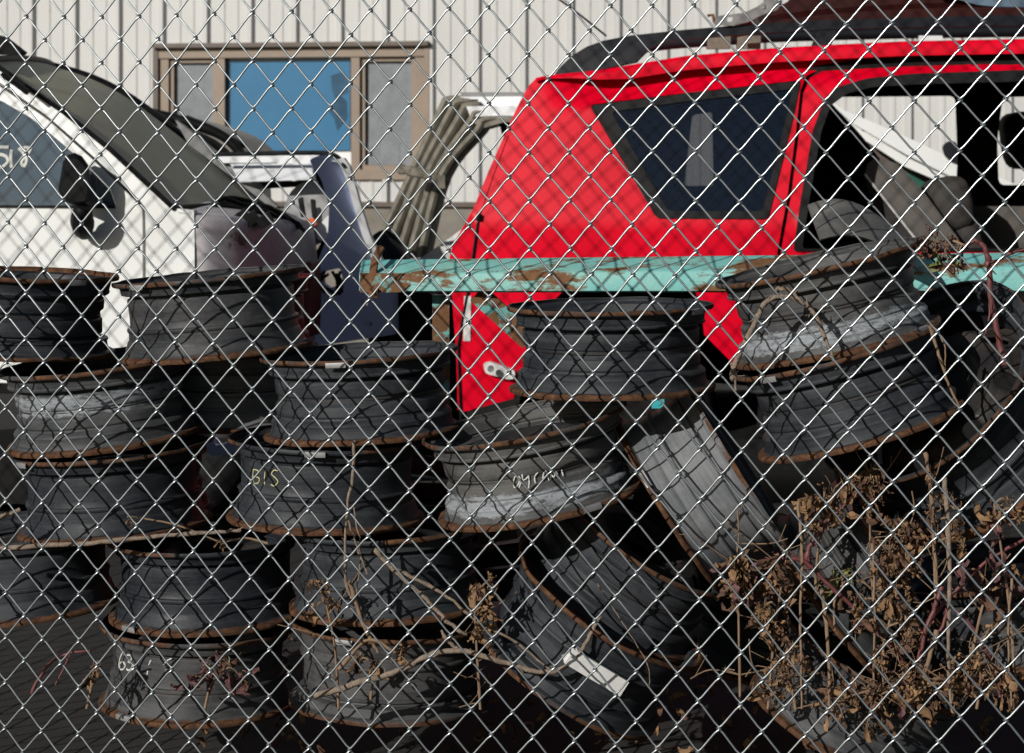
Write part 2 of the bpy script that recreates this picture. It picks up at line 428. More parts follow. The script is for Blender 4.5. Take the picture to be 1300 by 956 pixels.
pane('pane', x2+.028, wa1-fw, wz0+fw, wz1-fw, .04, M['screen'])
pane('pane', x1+.028, x2-.045, wz0+fw+.12, wz1-fw, .03, M['bluepane'])
pane('white_blind', x1+.028, x2-.028, wz0+fw, wz1-fw, .05, M['white'])
q = MB(); yw = lambda x, y: (WY+.024)/(1+TS*(x-CX)/F)
q.panel([(420,96),(433,92),(441,99),(442,118),(432,121),(440,128),(441,150),(428,166),(424,150),(416,140),(426,128),(421,112)], [], yw, .002, 8); q.build('painted_reflection', M['bluedark'], win, smooth=0)  # irregular dark sheet imitating reflections in the pane
q = MB(); q.box(WP((x2+wa1-fw)/2-.02, wz0+fw+.10, -.036), .20, .006, .14, AX); q.build('paper', M['screen'], win, smooth=0)

# ------------------------------------------------------------------ chain-link fence
FY = 3.5; FT = .24; FW = Vector((1, -FT, 0)).normalized(); FN = Vector((FT, 1, 0)).normalized()
cw = .0720; ch = .0836; hw = cw/2; r_w = .00185; e = .0030; gy = .0027
kx, ky = 416.3, 133.1
K0 = P(kx, ky, FY/(1+FT*(kx-CX)/F))
def zig(z0, n, phase):                                  # one woven wire: flattened spiral between a=0 and a=hw
    pts = []
    T = (0, .025, .06, .12, .22, .5, .78, .88, .94, .975)
    for i in range(n):
        zz = z0+i*ch
        for t in T:                                     # front strand, left peak to right peak
            b_ = min(1, min(t, 1-t)/.07)**.5
            sx = t+.016*math.sin(2*math.pi*t)
            pts.append((-e+(hw+2*e)*sx, -gy*b_, zz+ch/2*(t-.040*math.sin(2*math.pi*t))))
        for t in T:                                     # rear strand back to the left
            b_ = min(1, min(t, 1-t)/.07)**.5
            sx = t+.016*math.sin(2*math.pi*t)
            pts.append((hw+e-(hw+2*e)*sx, gy*b_, zz+ch/2+ch/2*(t-.040*math.sin(2*math.pi*t))))
    return pts
fm = MB()
nz = 41; zlow = K0.z-math.floor((K0.z-.03)/ch)*ch
# wire A has its right peaks on the knots of K0's column; wire B hooks in from the right
pa = zig(zlow-ch/2, nz, 0); pb = zig(zlow, nz, 0)
A0 = [Vector((x-hw, y, z)) for x, y, z in pa]; B0 = [Vector((x, y, z)) for x, y, z in pb]
fm.tube(A0, r_w, 6); fm.tube(B0, r_w, 6)
nL = 92; nR = 30
bv = np.array([tuple(v) for v in fm.v], dtype=np.float32); bq = np.array([f for f in fm.f if len(f) == 4], dtype=np.int32)
nb = len(bv); nc = nL+nR
V = np.tile(bv, (nc, 1)); V[:, 0] += np.repeat(np.arange(-nL, nR, dtype=np.float32)*cw, nb)
X, Z = V[:, 0].copy(), V[:, 2].copy()                   # the weave sags and bulges a little, never quite the same twice
V[:, 0] += .0035*np.sin(2.1*X+1.7*Z)+.0022*np.sin(5.3*X-3.9*Z+1)+.0012*np.sin(13*X+9*Z)
V[:, 2] += .0035*np.sin(1.7*X-2.3*Z+2)+.0022*np.sin(6.1*X+4.7*Z)+.0012*np.sin(11*X-15*Z)
V[:, 1] += .006*np.sin(2.9*X+1.1*Z)+.003*np.sin(7*X-5*Z)
Q = (np.tile(bq, (nc, 1))+np.repeat(np.arange(nc, dtype=np.int32)*nb, len(bq))[:, None]).astype(np.int32)
me = bpy.data.meshes.new('chain_link_fence'); me.vertices.add(len(V)); me.vertices.foreach_set('co', V.ravel())
me.loops.add(Q.size); me.loops.foreach_set('vertex_index', Q.ravel())
me.polygons.add(len(Q)); me.polygons.foreach_set('loop_start', np.arange(0, Q.size, 4, dtype=np.int32))
me.update(calc_edges=True); me.polygons.foreach_set('use_smooth', np.ones(len(Q), dtype=bool)); me.materials.append(M['wire'])
fo = bpy.data.objects.new('chain_link_fence', me); col.objects.link(fo)
tag(fo, 'galvanised chain-link fence of woven diamond mesh across the whole view', 'fence')
fo.location = (K0.x, K0.y, 0); fo.rotation_euler = (0, 0, math.atan2(FW.y, FW.x))

# ------------------------------------------------------------------ steel wheels
W2 = .0825
PROF = [(.0825,.1955),(.0825,.1995),(.0805,.2005),(.0765,.2005),(.0735,.1985),(.0725,.189),(.0705,.1855),(.066,.1838),(.053,.1815),(.0500,.1838),(.0470,.1828),(.0450,.1760),(.0435,.1655),(.0405,.1640),(.0385,.1660),(.0370,.1705),(.034,.1712),(.010,.1700),(.0065,.1680),(.0050,.1655),(-.006,.1652),(-.0085,.1672),(-.0115,.1710),(-.0140,.1718),(-.030,.1722),(-.0335,.1700),(-.0375,.1708),(-.041,.1765),(-.044,.1805),(-.048,.1822),(-.052,.181),(-.066,.1838),(-.0705,.1855),(-.0725,.189),(-.0735,.1985),(-.0765,.2005),(-.0805,.2005),(-.0825,.1995),(-.0825,.1955)]
PROF2 = [(.0825,.1955),(.0825,.1995),(.0805,.2005),(.0765,.2005),(.0735,.1985),(.0725,.190),(.0705,.1865),(.065,.184),(.058,.183),(.0550,.1822),(.0530,.1755),(.0515,.1668),(.0485,.1655),(.0465,.1678),(.0450,.1712),(.042,.1718),(.016,.1702),(.002,.1700),(-.010,.1706),(-.0135,.1722),(-.0155,.1765),(-.0180,.1780),(-.0215,.1772),(-.024,.1745),(-.034,.1748),(-.040,.1752),(-.044,.1785),(-.050,.180),(-.058,.1835),(-.067,.1855),(-.0715,.190),(-.0735,.1985),(-.0765,.2005),(-.0805,.2005),(-.0825,.1995),(-.0825,.1955)]
DENT = [0]
def rim_mesh(prof):
    inn = [(z*.985, r-.0042) for z, r in reversed(prof[1:-1])]
    m = MB(); m.lathe(prof+inn, 88); DENT[0] += 17.3
    for i, (x, y, z) in enumerate(m.v):
        q = Vector((x*7, y*7, z*5+DENT[0])); k = mnoise.noise(q); f = mnoise.noise(q*3.1)
        r = math.hypot(x, y); w_ = .0016 if (i//len(prof+inn)) == 0 and r < .186 else 0
        g_ = 1+w_/r+(.0022*k+.0010*f)/r*(2.0 if r > .192 else 1)
        m.v[i] = (x*g_, y*g_, z+(.0020*f+.0015*k if r > .186 else .0005*f))
    return m
def disc_mesh(nh):
    m = MB(); na = 96
    rad = [.030+.0045*i for i in range(0, 32)]; rad[-1] = .166
    def zz(r):
        if r < .055: return -.018
        if r < .085: return -.018+.020*(r-.055)/.03
        if r < .115: return .002
        if r < .150: return .002-.040*((r-.115)/.035)**1.4
        return -.038-.008*(r-.150)/.016
    holes = [(.128*math.cos(2*math.pi*k/nh), .128*math.sin(2*math.pi*k/nh), .0155) for k in range(nh)]
    holes += [(.057*math.cos(2*math.pi*k/5+.3), .057*math.sin(2*math.pi*k/5+.3), .0065) for k in range(5)]
    vs = []
    for r in rad:
        for k in range(na):
            w = 2*math.pi*k/na; vs.append([r*math.cos(w), r*math.sin(w), zz(r)])
    for v in vs:
        for hx, hy, hr in holes:
            d = math.hypot(v[0]-hx, v[1]-hy)
            if abs(d-hr) < .0046 and d > 1e-5:
                v[0] = hx+(v[0]-hx)/d*hr; v[1] = hy+(v[1]-hy)/d*hr
    fs = []
    for i in range(len(rad)-1):
        for k in range(na):
            q = (i*na+k, i*na+(k+1) % na, (i+1)*na+(k+1) % na, (i+1)*na+k)
            cx = sum(vs[j][0] for j in q)/4; cy = sum(vs[j][1] for j in q)/4
            if any(math.hypot(cx-hx, cy-hy) < hr*.93 for hx, hy, hr in holes): continue
            fs.append(q)
    m.add(vs, fs); return m
def base_part(name, mb, mat, solid=0):
    o = mb.build(name, mat, None, 32)
    if solid:
        md = o.modifiers.new('sheet', 'SOLIDIFY'); md.thickness = solid; md.offset = 0
    col.objects.unlink(o); return o
BAR = {}
for key, prof_ in (('a', PROF), ('b', PROF2)):
    for mk in ('rim', 'rimdusty', 'rimsilver', 'rimred', 'rimband', 'rimband2'):
        if (key, mk) in (('b', 'rimred'),): pass
        BAR[key, mk] = base_part('barrel', rim_mesh(prof_), M[mk])
DISC = {n: base_part('wheel_disc', disc_mesh(n), M['disc'], .004) for n in (8, 10)}
wt_ = MB()
wt_.grid([[Vector((.2*math.cos(q)-.2+dx, .2*math.sin(q), dz)) for dx, dz in ((0,-.006),(.0075,-.005),(.0085,0),(.0075,.005),(0,.006))] for q in [-.10+.02*k for k in range(11)]])
WEIGHT = base_part('balance_weight', wt_, M['steelgrey'])
RIMS = {}
def rim(key, px, py, Y, roll, pitch, label, prof='a', mat='rim', flip=False, scale=1.0, spin=None, disc=8):
    q_ = {'R': .985, 'S': .985, 'Q': .97, 'T': .985}.get(key, .957); Y *= q_; scale *= q_
    c = P(px, py, Y)
    rot = Matrix.Rotation(R(pitch), 4, 'X')             # + pitch tips the top towards the camera
    rot = Matrix.Rotation(R(roll), 4, 'Y') @ rot         # + roll leans it to the right
    if flip: rot = rot @ Matrix.Rotation(math.pi, 4, 'X')
    rot = rot @ Matrix.Rotation(R(spin if spin is not None else rng.uniform(0, 360)), 4, 'Z')
    t = empty('steel_rim', c); tag(t, label, 'wheel rim', 'bare steel wheel rims heaped behind the fence')
    t.rotation_euler = rot.to_euler(); t.scale = (scale,)*3
    o = BAR[prof, mat].copy(); col.objects.link(o); o.parent = t
    d = DISC[disc].copy(); col.objects.link(d); d.parent = t
    d.location = (0, 0, .046)
    if key in 'ABCDEFGHIJKLMNOPQ' and rng.random() < .75:
        a_ = rng.uniform(-2.6, -.6)-R(0)
        bw = WEIGHT.copy(); col.objects.link(bw); bw.parent = t
        inv = rot.inverted(); dv = inv.to_3x3() @ Vector((math.cos(a_), math.sin(a_), 0)); th = math.atan2(dv.y, dv.x)
        sg = -1 if rng.random() < .5 else 1
        bw.matrix_local = Matrix.Rotation(th, 4, 'Z') @ Matrix.Translation((.1965, 0, sg*.0745))
    RIMS[key] = (t, Matrix.Translation(c) @ rot @ Matrix.Scale(scale, 4), PROF if prof == 'a' else PROF2)
    return t
# key, px, py, depth, roll, pitch
rim('A', 24, 396, 4.24, 2.5, 0, 'black rim topmost at the far left, in front of the white van door', 'a', 'rim', flip=True)
rim('B', 270, 398, 4.26, -5, 0, 'dusty dark rim tilted up to the right, in front of the grey van nose', 'b', 'rimdusty')
rim('C', 128, 507, 4.24, -6, 2, 'rim with silvery scraped barrel, second from top in the left stack', 'a', 'rimband')
rim('D', 143, 618, 4.22, -4, 0, 'dark grey rim under the silvery scraped one, above a long dry twig', 'b', 'rim')
rim('E', 28, 719, 4.26, -4, 0, 'rim at the far left edge below the long dry twig, rusty bottom lip', 'b', 'rim')
rim('F', 262, 728, 4.20, -1, 1, 'upright black rim with wide rusty lower lip, standing on the numbered rim', 'b', 'rim')
rim('G', 252, 840, 4.20, 1.5, 0, 'lowest left rim, grey barrel with white number 63 painted on it', 'b', 'rimdusty')
rim('I', 458, 497, 4.14, -3, 0, 'black rim left of the red car corner, standing on the rim lettered BIS', 'a', 'rim')
rim('J', 415, 606, 4.14, 1, 0, 'black rim with yellow chalk letters BIS on its left side', 'b', 'rim')
rim('K', 492, 715, 4.10, -2, 0, 'rim directly under the BIS one, orange rust on both lips', 'b', 'rim')
rim('L', 494, 836, 4.10, 1, 0, 'bottom centre-left rim half hidden by a thick dry branch', 'b', 'rimdusty', flip=True)
rim('M', 676, 586, 3.98, -11, 2, 'grey rim with white chalk letters on its barrel, tilted up to the right', 'a', 'rimband2')
rim('N', 776, 440, 3.98, -1, 0, 'clean black level rim directly under the teal rail', 'a', 'rim')
rim('O', 1050, 384, 3.92, -13, 0, 'blue-grey rim with a bent dry twig hooked over it, topmost at right', 'a', 'rimband2', disc=10)
rim('P', 1078, 494, 3.86, -16, -1, 'tilted dark rim directly beneath the one with the bent twig', 'a', 'rim')
rim('Q', 895, 615, 3.98, 57, 4, 'bare silver-grey rim leaning on its edge in the heap', 'b', 'rimsilver')
rim('R', 800, 712, 3.94, 31, 13, 'sloping black rim with round holes showing in its rusty disc', 'a', 'rim', disc=10)
rim('S', 748, 806, 3.86, 31, 9, 'matt black rim below the sloping one with holes, white strip at its foot', 'b', 'rim', flip=True)
rim('T', 1207, 521, 3.86, -45, 23, 'big dark rim at the right edge, open side facing up and left', 'b', 'rim', scale=1.18, disc=8)
rim('U1', 1100, 730, 4.02, 52, 10, 'dark grey rim mostly hidden behind the dead leaves', 'a', 'rimdusty')
rim('U2', 1095, 880, 3.95, 24, 6, 'light grey rim at the bottom below the dead leaves, leaning right', 'b', 'rimdusty')
rim('U3', 1272, 768, 3.98, -12, 0, 'grey rim at the lower right edge behind brown leaves', 'b', 'rimdusty')
rim('V1', 292, 488, 4.50, 1, 0, 'shaded grey rim set back in the gap between the two left stacks', 'a', 'rimsilver')
rim('V2', 288, 400, 4.60, -2, 0, 'dull red rim behind the dusty tilted one', 'a', 'rimred')
rim('V3', 160, 600, 4.66, 0, 0, 'rim in deep shade behind the left stack, hardly visible', 'a', 'rimred')
rim('V4', 520, 640, 4.62, 4, 0, 'dark red rim in shade behind the chalk-lettered rims', 'a', 'rimred')
rim('V5', 980, 800, 4.45, 10, 0, 'rim in deep shade low behind the sloping rims', 'a', 'rim')
rim('V6', 640, 760, 4.5, -6, 0, 'rim in deep shade behind the tan wood block', 'a', 'rim')

# chalk marks on the barrels
cam0 = Vector((0, 0, H))
def on_rim(key, px, py):
    t, mw, pr = RIMS[key]; inv = mw.inverted()
    o = inv @ cam0; d = (inv @ P(px, py, 4.0))-o
    z = 0; hit = None
    flipz = 1
    for _ in range(5):
        r = pr[0][1]
        for i in range(len(pr)-1):
            if pr[i][0] >= z >= pr[i+1][0]:
                s_ = (pr[i][0]-z)/max(1e-9, pr[i][0]-pr[i+1][0]); r = pr[i][1]*(1-s_)+pr[i+1][1]*s_
        r = max([r]+[q_[1] for q_ in pr if abs(q_[0]-z) < .009 and q_[1] < .1795])+.0008
        a = d.x**2+d.y**2; b_ = 2*(o.x*d.x+o.y*d.y); c_ = o.x**2+o.y**2-r*r
        D = b_*b_-4*a*c_
        if D < 0: return None
        s_ = (-b_-math.sqrt(D))/(2*a); hit = o+d*s_; z = max(-.08, min(.08, hit.z))
    return hit
def chalk(key, strokes, mat, w=.0013):
    mb = MB()
    for st in strokes:
        pts = [on_rim(key, *p) for p in [tuple(q) for q in spline([Vector(p) for p in st], 4)]]
        pts = [p for p in pts if p is not None]
        if len(pts) > 1: mb.tube(pts, [w*rng.uniform(.7, 1.15) for _ in pts], 5)
    mb.build('chalk_writing', mat, RIMS[key][0], world=False)
# "BIS"
chalk('J', [[(322,596),(321,606),(322,614)], [(322,596),(328,598),(325,604),(322,605)], [(322,605),(329,607),(328,613),(322,614)],
            [(337,597),(336,606),(336,615)], [(353,598),(348,597),(345,602),(350,607),(353,612),(348,617),(344,615)]], M['chalky'])
# "94 CAM" as scrawled on the barrel
chalk('M', [[(660,606),(655,604),(652,611),(653,619),(658,615),(660,607)], [(660,606),(661,613),(659,619)],
            [(663,602),(664,609),(668,608),(671,604)], [(671,604),(672,612),(671,620)],
            [(683,600),(679,605),(680,613),(686,613)], [(689,611),(690,602),(693,598),(695,603),(697,610)], [(690,606),(695,605)],
            [(699,609),(699,601),(703,606),(706,598),(708,605)], [(713,597),(715,604)]], M['chalk'])
# white 63 and faint dashes
chalk('G', [[(156,828),(152,838),(152,848),(156,850),(159,845),(156,840),(153,842)],
            [(161,832),(166,832),(167,837),(163,840)], [(163,840),(168,843),(167,849),(163,851),(161,849)],
            [(192,838),(189,844)], [(188,851),(187,856)], [(218,836),(212,839),(208,844)], [(213,849),(210,852)]], M['chalk'], .0018)
chalk('G', [[(284,834),(290,833),(291,840),(286,842)]], M['chalky'], .0008)

# ------------------------------------------------------------------ teal rack
rk = empty('steel_rack', P(700, 372, 4.55)); rk.location.z = 0
tag(rk, 'rusty steel rack with a long turquoise rail running behind the rims', 'rack')
def bar_between(mb, p, q, w, d, mi=0):                  # box bar from p to q, d deep, w high
    p = Vector(p); q = Vector(q); x = (q-p); L = x.length; x.normalize()
    y = Vector((0,1,0)); y = (y-x*y.dot(x)).normalized(); z = x.cross(y)
    mb.box((p+q)/2, L, d, w, (x, y, z), mi)
yl = lambda px: 4.50/(1+.17*(px-CX)/F)
mb = MB()
# hollow square rail: top y~345->340, bottom 372 ; chamfered upper edge
secs = []
for i in range(60):
    px = 456+(1420-456)*i/59
    Y = yl(px); zt = P(px, 347-(px-456)*.010, Y).z; zb_ = P(px, 371.5, Y).z
    x = P(px, 347, Y).x; ja = rng.uniform(-.0006, .0006)
    sec = [(0, zb_+.004), (0, zt-.006), (.002, zt-.002), (.006, zt+.001), (.075, zt+.0245), (.079, zt+.026), (.084, zt+.0245), (.084, zb_+.006), (.080, zb_), (.006, zb_)]
    secs.append([Vector((x, Y+dy+ja, z)) for dy, z in sec]+[Vector((x, Y+sec[0][0]+ja, sec[0][1]))])
mb.grid(secs)
rail = mb.build('rail', M['teal'], rk, smooth=40)
mb = MB(); mb.panel([(457,346.5),(512,347),(505,356),(520,362),(508,371),(457,371.5)], [], lambda x, y: yl(x)-.004, .003, 10); mb.build('rusted_end', M['tealrust'], rail, 40)
mb = MB()
bar_between(mb, P(560, 374, 4.62), P(560, 374, 4.62)*1+Vector((0,0,-P(560,374,4.62).z)), .038, .045)
mb.build('post', M['tealrust'], rk)
mb = MB()
bar_between(mb, P(1385, 374, 4.3), P(1385, 374, 4.3)+Vector((0,0,-P(1385,374,4.3).z)), .06, .06); mb.build('post', M['teal'], rk)
mb = MB(); bar_between(mb, P(606, 372, 4.56), P(672, 432, 4.56), .045, .03); mb.build('brace', M['tealrust'], rk)
mb = MB()
hp = spline([P(474, 374, 4.56), P(474, 345, 4.55), P(477, 328, 4.56), P(484, 314, 4.60)], 4); mb.tube(hp, [.009]*len(hp), 8, flat=.5)
mb.box(P(474, 372, 4.545), .02, .02, .02); mb.build('hook', M['rusty'], rk)
for px, py in ((779, 512), (835, 510)):
    mb = MB(); q = P(px, py, 4.33); mb.box(q, .026, .02, .026); mb.box(q+Vector((0,.035,.0)), .010, .06, .010); mb.tube([q+Vector((0,-.012,0)), q+Vector((0,-.004,0))], .007, 8)
    mb.build('clip', M['teallens'], rk)
mb = MB(); bar_between(mb, P(760, 500, 4.42), P(880, 497, 4.40), .02, .03); mb.build('lower_bar', M['rusty'], rk)
mb = MB(); bar_between(mb, P(1291, 404, 4.2), P(1400, 402, 4.15), .055, .03); mb.build('lower_bar', M['teallens'], rk)

# ------------------------------------------------------------------ red off-roader
SY = 6.65
def sdisp(z):
    if z > 1.0: return (z-1.0)*.20+(max(0, z-1.35))**2*.5
    return (1.0-z)**2*.10-.004
sd = pl_disp(SY, sdisp); 
suv = empty('off_road_car', P(900, 540, 7.3)); suv.location.z = 0
tag(suv, 'bright red off-road car with its rear door glass missing, parked behind the rims', 'car')
top_px = [(681,99),(690,97),(700,95.5),(725,93),(760,89.5),(816,80),(866,72),(925,66.5),(983,61.5),(1066,57),(1150,53),(1300,50),(1450,49),(1640,50)]
rear_px = [(588,523),(581,520),(579,450),(574,380),(570,330),(574,312),(588,288),(602,262),(621,215),(641,170),(659,131),(672,108)]
outline = rear_px+[(681,99)]+top_px[1:]+[(1640,346),(984,346),(976,420),(960,458),(935,466),(894,425),(890,388),(880,364),(720,364),(690,395),(672,440),(652,506)]
door_out = [(970,620),(972,560),(980,420),(991,322),(1004,250),(1015,165),(1020,118),(1028,99),(1048,88),(1100,80.5),(1200,75.5),(1320,72.5),(1470,72),(1490,100),(1500,620)]
qw = rnd([(748,133),(866,118.5),(1018,101.5),(1008,150),(976,279),(834,278)], 7)
gap = [(x-4, y-3) for x, y in door_out[:8]]+[(x, y-3.5) for x, y in door_out[8:13]]+[(1494,98),(1504,620)]
# gap must stay inside the outline: stop above the sill
gap = [(987,339)]+gap[3:-2]+[(1495,98),(1497,339)]
def topy(px):
    for a, b in zip(top_px, top_px[1:]):
        if a[0] <= px <= b[0]: return a[1]+(b[1]-a[1])*(px-a[0])/(b[0]-a[0])
    return top_px[0][1]
def sd2(px, py):                                        # the side steps in under the drip edge of the roof
    k = max(0, min(1, 1-(py-topy(px)-22)/26)); m = max(0, min(1, (px-700)/80))
    return sd(px, py)+.062*m*k*k*(3-2*k)
m_ = MB(); m_.panel(outline, [rnd(qw, 1), gap], sd2, .03, 11)
m_.build('body_side', M['red'], suv, 40)
dhole = rnd([(1008,318),(1018,250),(1033,165),(1046,131),(1063,112),(1100,100.5),(1160,94.5),(1320,89),(1465,90),(1478,318)], 5)
m_ = MB(); m_.panel([(989,338)]+door_out[3:-1]+[(1494,338)], [dhole], lambda a, b: sd2(a, b)+.003, .03, 12)
door = m_.build('rear_door', M['red'], suv, 40)
dh2 = rnd([(1018,316),(1028,250),(1042,168),(1054,134),(1074,119),(1106,110.5),(1160,107),(1320,102.5),(1450,103),(1464,316)], 5)
m_ = MB(); m_.panel(rnd([(1007,319),(1017,250),(1032,165),(1045,130),(1062,111),(1100,99.5),(1160,93.5),(1320,88),(1466,89),(1479,319)], 5), [dh2], pl_disp(SY-.006, sdisp), .05, 12)
m_.build('window_seal', M['rubber'], door, 40)
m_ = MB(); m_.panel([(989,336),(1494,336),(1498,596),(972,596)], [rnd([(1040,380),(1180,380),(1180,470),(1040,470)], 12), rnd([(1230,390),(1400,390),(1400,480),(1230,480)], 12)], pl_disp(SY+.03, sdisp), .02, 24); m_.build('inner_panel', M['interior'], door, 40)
# jamb behind the door gap
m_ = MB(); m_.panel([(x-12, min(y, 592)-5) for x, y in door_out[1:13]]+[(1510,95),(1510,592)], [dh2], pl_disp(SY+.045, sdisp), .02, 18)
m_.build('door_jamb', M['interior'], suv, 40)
# quarter window: black border and tinted glass
qg = rnd([(776,142),(866,129.5),(1006,113),(998,150),(968,268),(848,268)], 6)
m_ = MB(); m_.panel(rnd([(749,134),(866,119.5),(1017,102.5),(1007,150),(975,278),(835,277)], 7), [qg], pl_disp(SY-.002, sdisp), .02, 12)
qb = m_.build('quarter_window', M['rubber'], suv, 40)
m_ = MB(); m_.panel(rnd([(772,140),(866,127.5),(1009,111),(1001,150),(970,271),(845,271)], 6), [], pl_disp(SY+.004, sdisp), .005, 20)
m_.build('glass', M['quarter'], qb, 40)
# roof with an overhanging drip edge
m_ = MB(); rows = []
WID = 1.50
topd = [p for p in densify(top_px, 14)]
topd = topd[:topd.index(top_px[-1])+1]
for p in topd:
    Y = sd(p[0], p[1]); A = P(p[0], p[1], Y)
    L = .017*F/Y
    dn = 0.046 if p[0] > 800 else .046*max(.25, (p[0]-681)/119)
    B = A+LAT*WID
    row = [A-LAT*.006+Vector((0,0,-dn)), A-LAT*.022+Vector((0,0,-dn)), A-LAT*.022+Vector((0,0,-.012)), A-LAT*.012]
    for k in range(1, 13):
        s_ = k/13
        row.append(A+(B-A)*s_+Vector((0,0,.022*(1-(2*s_-1)**2)**.8)))
    row += [B+LAT*.012, B+LAT*.02+Vector((0,0,-.012)), B+LAT*.02+Vector((0,0,-.046))]
    rows.append(row)
rows = [r for r in sorted(rows, key=lambda r: r[2].x)]
m_.grid(rows); m_.build('roof', M['red'], suv, 40)
m_ = MB(); m_.grid([[p+Vector((0,0,-.035)) for p in r[4:-3]] for r in rows]); m_.build('headlining', M['interior'], suv, 40)
# tailgate, front bulkhead, floor
m_ = MB()
rr_ = [P(x, y, sd(x, y)) for x, y in rear_px+[(681,99)]]
m_.grid([[p+LAT*k for p in rr_] for k in (.04, .4, .8, 1.2, WID)], thick=ALO*.03)
m_.build('tailgate', M['interior'], suv, 40)
m_ = MB(); m_.panel([(574,312),(588,288),(602,262),(621,215),(641,170),(645,172),(627,220),(610,270),(604,300),(600,330),(594,372),(585,420),(582,440),(585,520),(583,520),(579,450),(574,380),(570,330)], [], pl_disp(SY-.004, sdisp), .01, 9); m_.build('tailgate_edge', M['redpart'] if False else M['red'], suv, 40)
m_ = MB(); a = P(1640, 50, sd(1640, 50)); b_ = P(1640, 620, sd(1640, 620))
m_.grid([[a, b_], [a+LAT*WID, b_+LAT*WID]], thick=-ALO*.03); m_.build('front_bulkhead', M['interior'], suv)
m_ = MB(); fa = P(590, 560, sd(590, 560)); fb = P(1630, 560, sd(1630, 560))
m_.grid([[fa+LAT*.05, fb+LAT*.05], [fa+LAT*(WID-.02), fb+LAT*(WID-.02)]], thick=Vector((0,0,-.04))); m_.build('floor', M['interior'], suv)
# far side with its window openings
def far_px(x, y):
    return pix(P(x, y, sd(x, y))+LAT*(WID-.04))
fd0 = pl(SY+(WID-.0)*1.0/math.cos(math.atan(TS)))
fout = [far_px(x, y) for x, y in rear_px+top_px[1:]]+[far_px(1640, 620)]
w1 = rnd([(1048,123),(1130,122.5),(1213,121.5),(1216,200),(1213,262),(1165,262),(1092,170)], 9)
w2 = rnd([(1273,123),(1420,121),(1420,235),(1268,235),(1266,180)], 9)
w0 = rnd([(878,146),(904,142),(906,236),(868,236)], 5)
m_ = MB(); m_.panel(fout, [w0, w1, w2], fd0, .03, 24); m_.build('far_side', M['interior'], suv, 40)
m_ = MB(); m_.panel([(x, y) for x, y in rnd([(1226,262),(1330,262),(1330,330),(1232,330)], 3)], [], pl(7.45), .02, 20); m_.build('door_trim', M['panelbrown'], suv)
# headlining strip, seats
def pillow(c, sx, sy, sz, tilt=0, n=10):
    m = MB(); rows = []
    for i in range(n+1):
        v = -math.pi/2+math.pi*i/n; row = []
        for k in range(17):
            w = 2*math.pi*k/16
            f = lambda q: math.copysign(abs(q)**.55, q)
            p = Vector((sx/2*f(math.cos(v))*f(math.cos(w)), sy/2*f(math.cos(v))*f(math.sin(w)), sz/2*f(math.sin(v))))
            row.append(Vector(c)+Matrix.Rotation(tilt, 3, 'Y') @ p)
        rows.append(row)
    m.grid(rows); return m
sb = pillow(P(1222, 335, 7.05), .13, .42, .52, R(-14)); seat = sb.build('seat_back', M['cloth'], suv, 60)
pillow(P(1203, 260, 6.95), .15, .26, .19, R(-12)).build('headrest', M['cloth'], seat, 60)
sb = pillow(P(1345, 260, 7.9), .15, .48, .66, R(-10)); seat2 = sb.build('seat_back', M['interior'], suv, 60)
pillow(P(1297, 178, 7.85), .13, .30, .22, R(-8)).build('headrest', M['interior'], seat2, 60)
pillow(P(1120, 345, 7.4), .55, 1.1, .18).build('seat_cushion', M['interior'], suv, 60)
# roof rack: near and far rail with a swept tail and feet
def rack(off, name='roof_rail'):
    m = MB()
    up = [(704,94),(712,84),(727,70),(745,59),(766,51.5),(800,45),(866,38),(925,33),(983,29),(1053,25.5),(1150,22.5),(1300,18.5),(1450,17),(1600,18)]
    lo = [(1600,34),(1450,33),(1300,32.5),(1150,34.5),(1060,37),(983,41),(925,45),(866,50),(845,53),(826,60),(816,69),(806,79),(766,87.5),(730,93)]
    m.panel(up+lo, [], pl_disp(SY+.10+off, sdisp), .055, 12)
    return m
ra = rack(0).build('roof_rail', M['blackpl'], suv, 40)
def foot(px0, px1, ytop, ybot, off):
    m = MB(); m.panel([(px0+6, ytop), (px1+4, ytop), (px1-2, ybot), (px0-8, ybot)], [], pl_disp(SY+.105+off, sdisp), .05, 30); return m
foot(1036, 1056, 33, 62, 0).build('foot', M['blackpl'], ra)
foot(1400, 1424, 30, 56, 0).build('foot', M['blackpl'], ra)
m_ = MB()
pts = [P(x, y, SY+1.25) for x, y in spline([(760,72),(830,58),(900,52),(1000,46),(1150,42),(1300,40)], 3)]
m_.tube(pts, .022, 8); far_r = m_.build('roof_rail', M['blackpl'], suv, 60)
for px in (912, 950, 1180):
    q = MB(); q.box(P(px, 54, SY+1.25), .09, .05, .05); q.build('foot', M['strap'] if px != 1180 else M['white'], far_r)
# rear corner details: strip, hinge line, latch
m_ = MB(); m_.panel([(589,376),(598,376),(597,433),(588,433)], [], pl_disp(SY-.005, sdisp), .004, 20)
m_.build('white_strip', M['castwhite'], suv)
m_ = MB(); m_.tube([P(x, y, sd(x, y)-.004) for x, y in [(608,276),(604,300),(600,330)]], .005, 6); m_.tube([P(x, y, sd(x, y)-.008) for x, y in [(609,272),(607,280)]], .010, 6)
m_.tube([P(x, y, sd(x, y)-.002) for x, y in [(600,330),(594,372),(585,420),(582,440),(585,520),(586,600)]], .006, 6); m_.build('seam_seal', M['rubber'], suv)
m_ = MB(); m_.panel(rnd([(613,461),(622,459),(654,471),(653,481),(645,482),(616,474)], 4), [], pl_disp(SY-.030, sdisp), .028, 8)
lt = m_.build('latch', M['castwhite'], suv, 40)
q = MB(); c = P(623, 468, SY-.035); q.tube([c, c+Vector((0,-.012,0))], .011, 12); q.build('latch_pin', M['steelgrey'], lt)

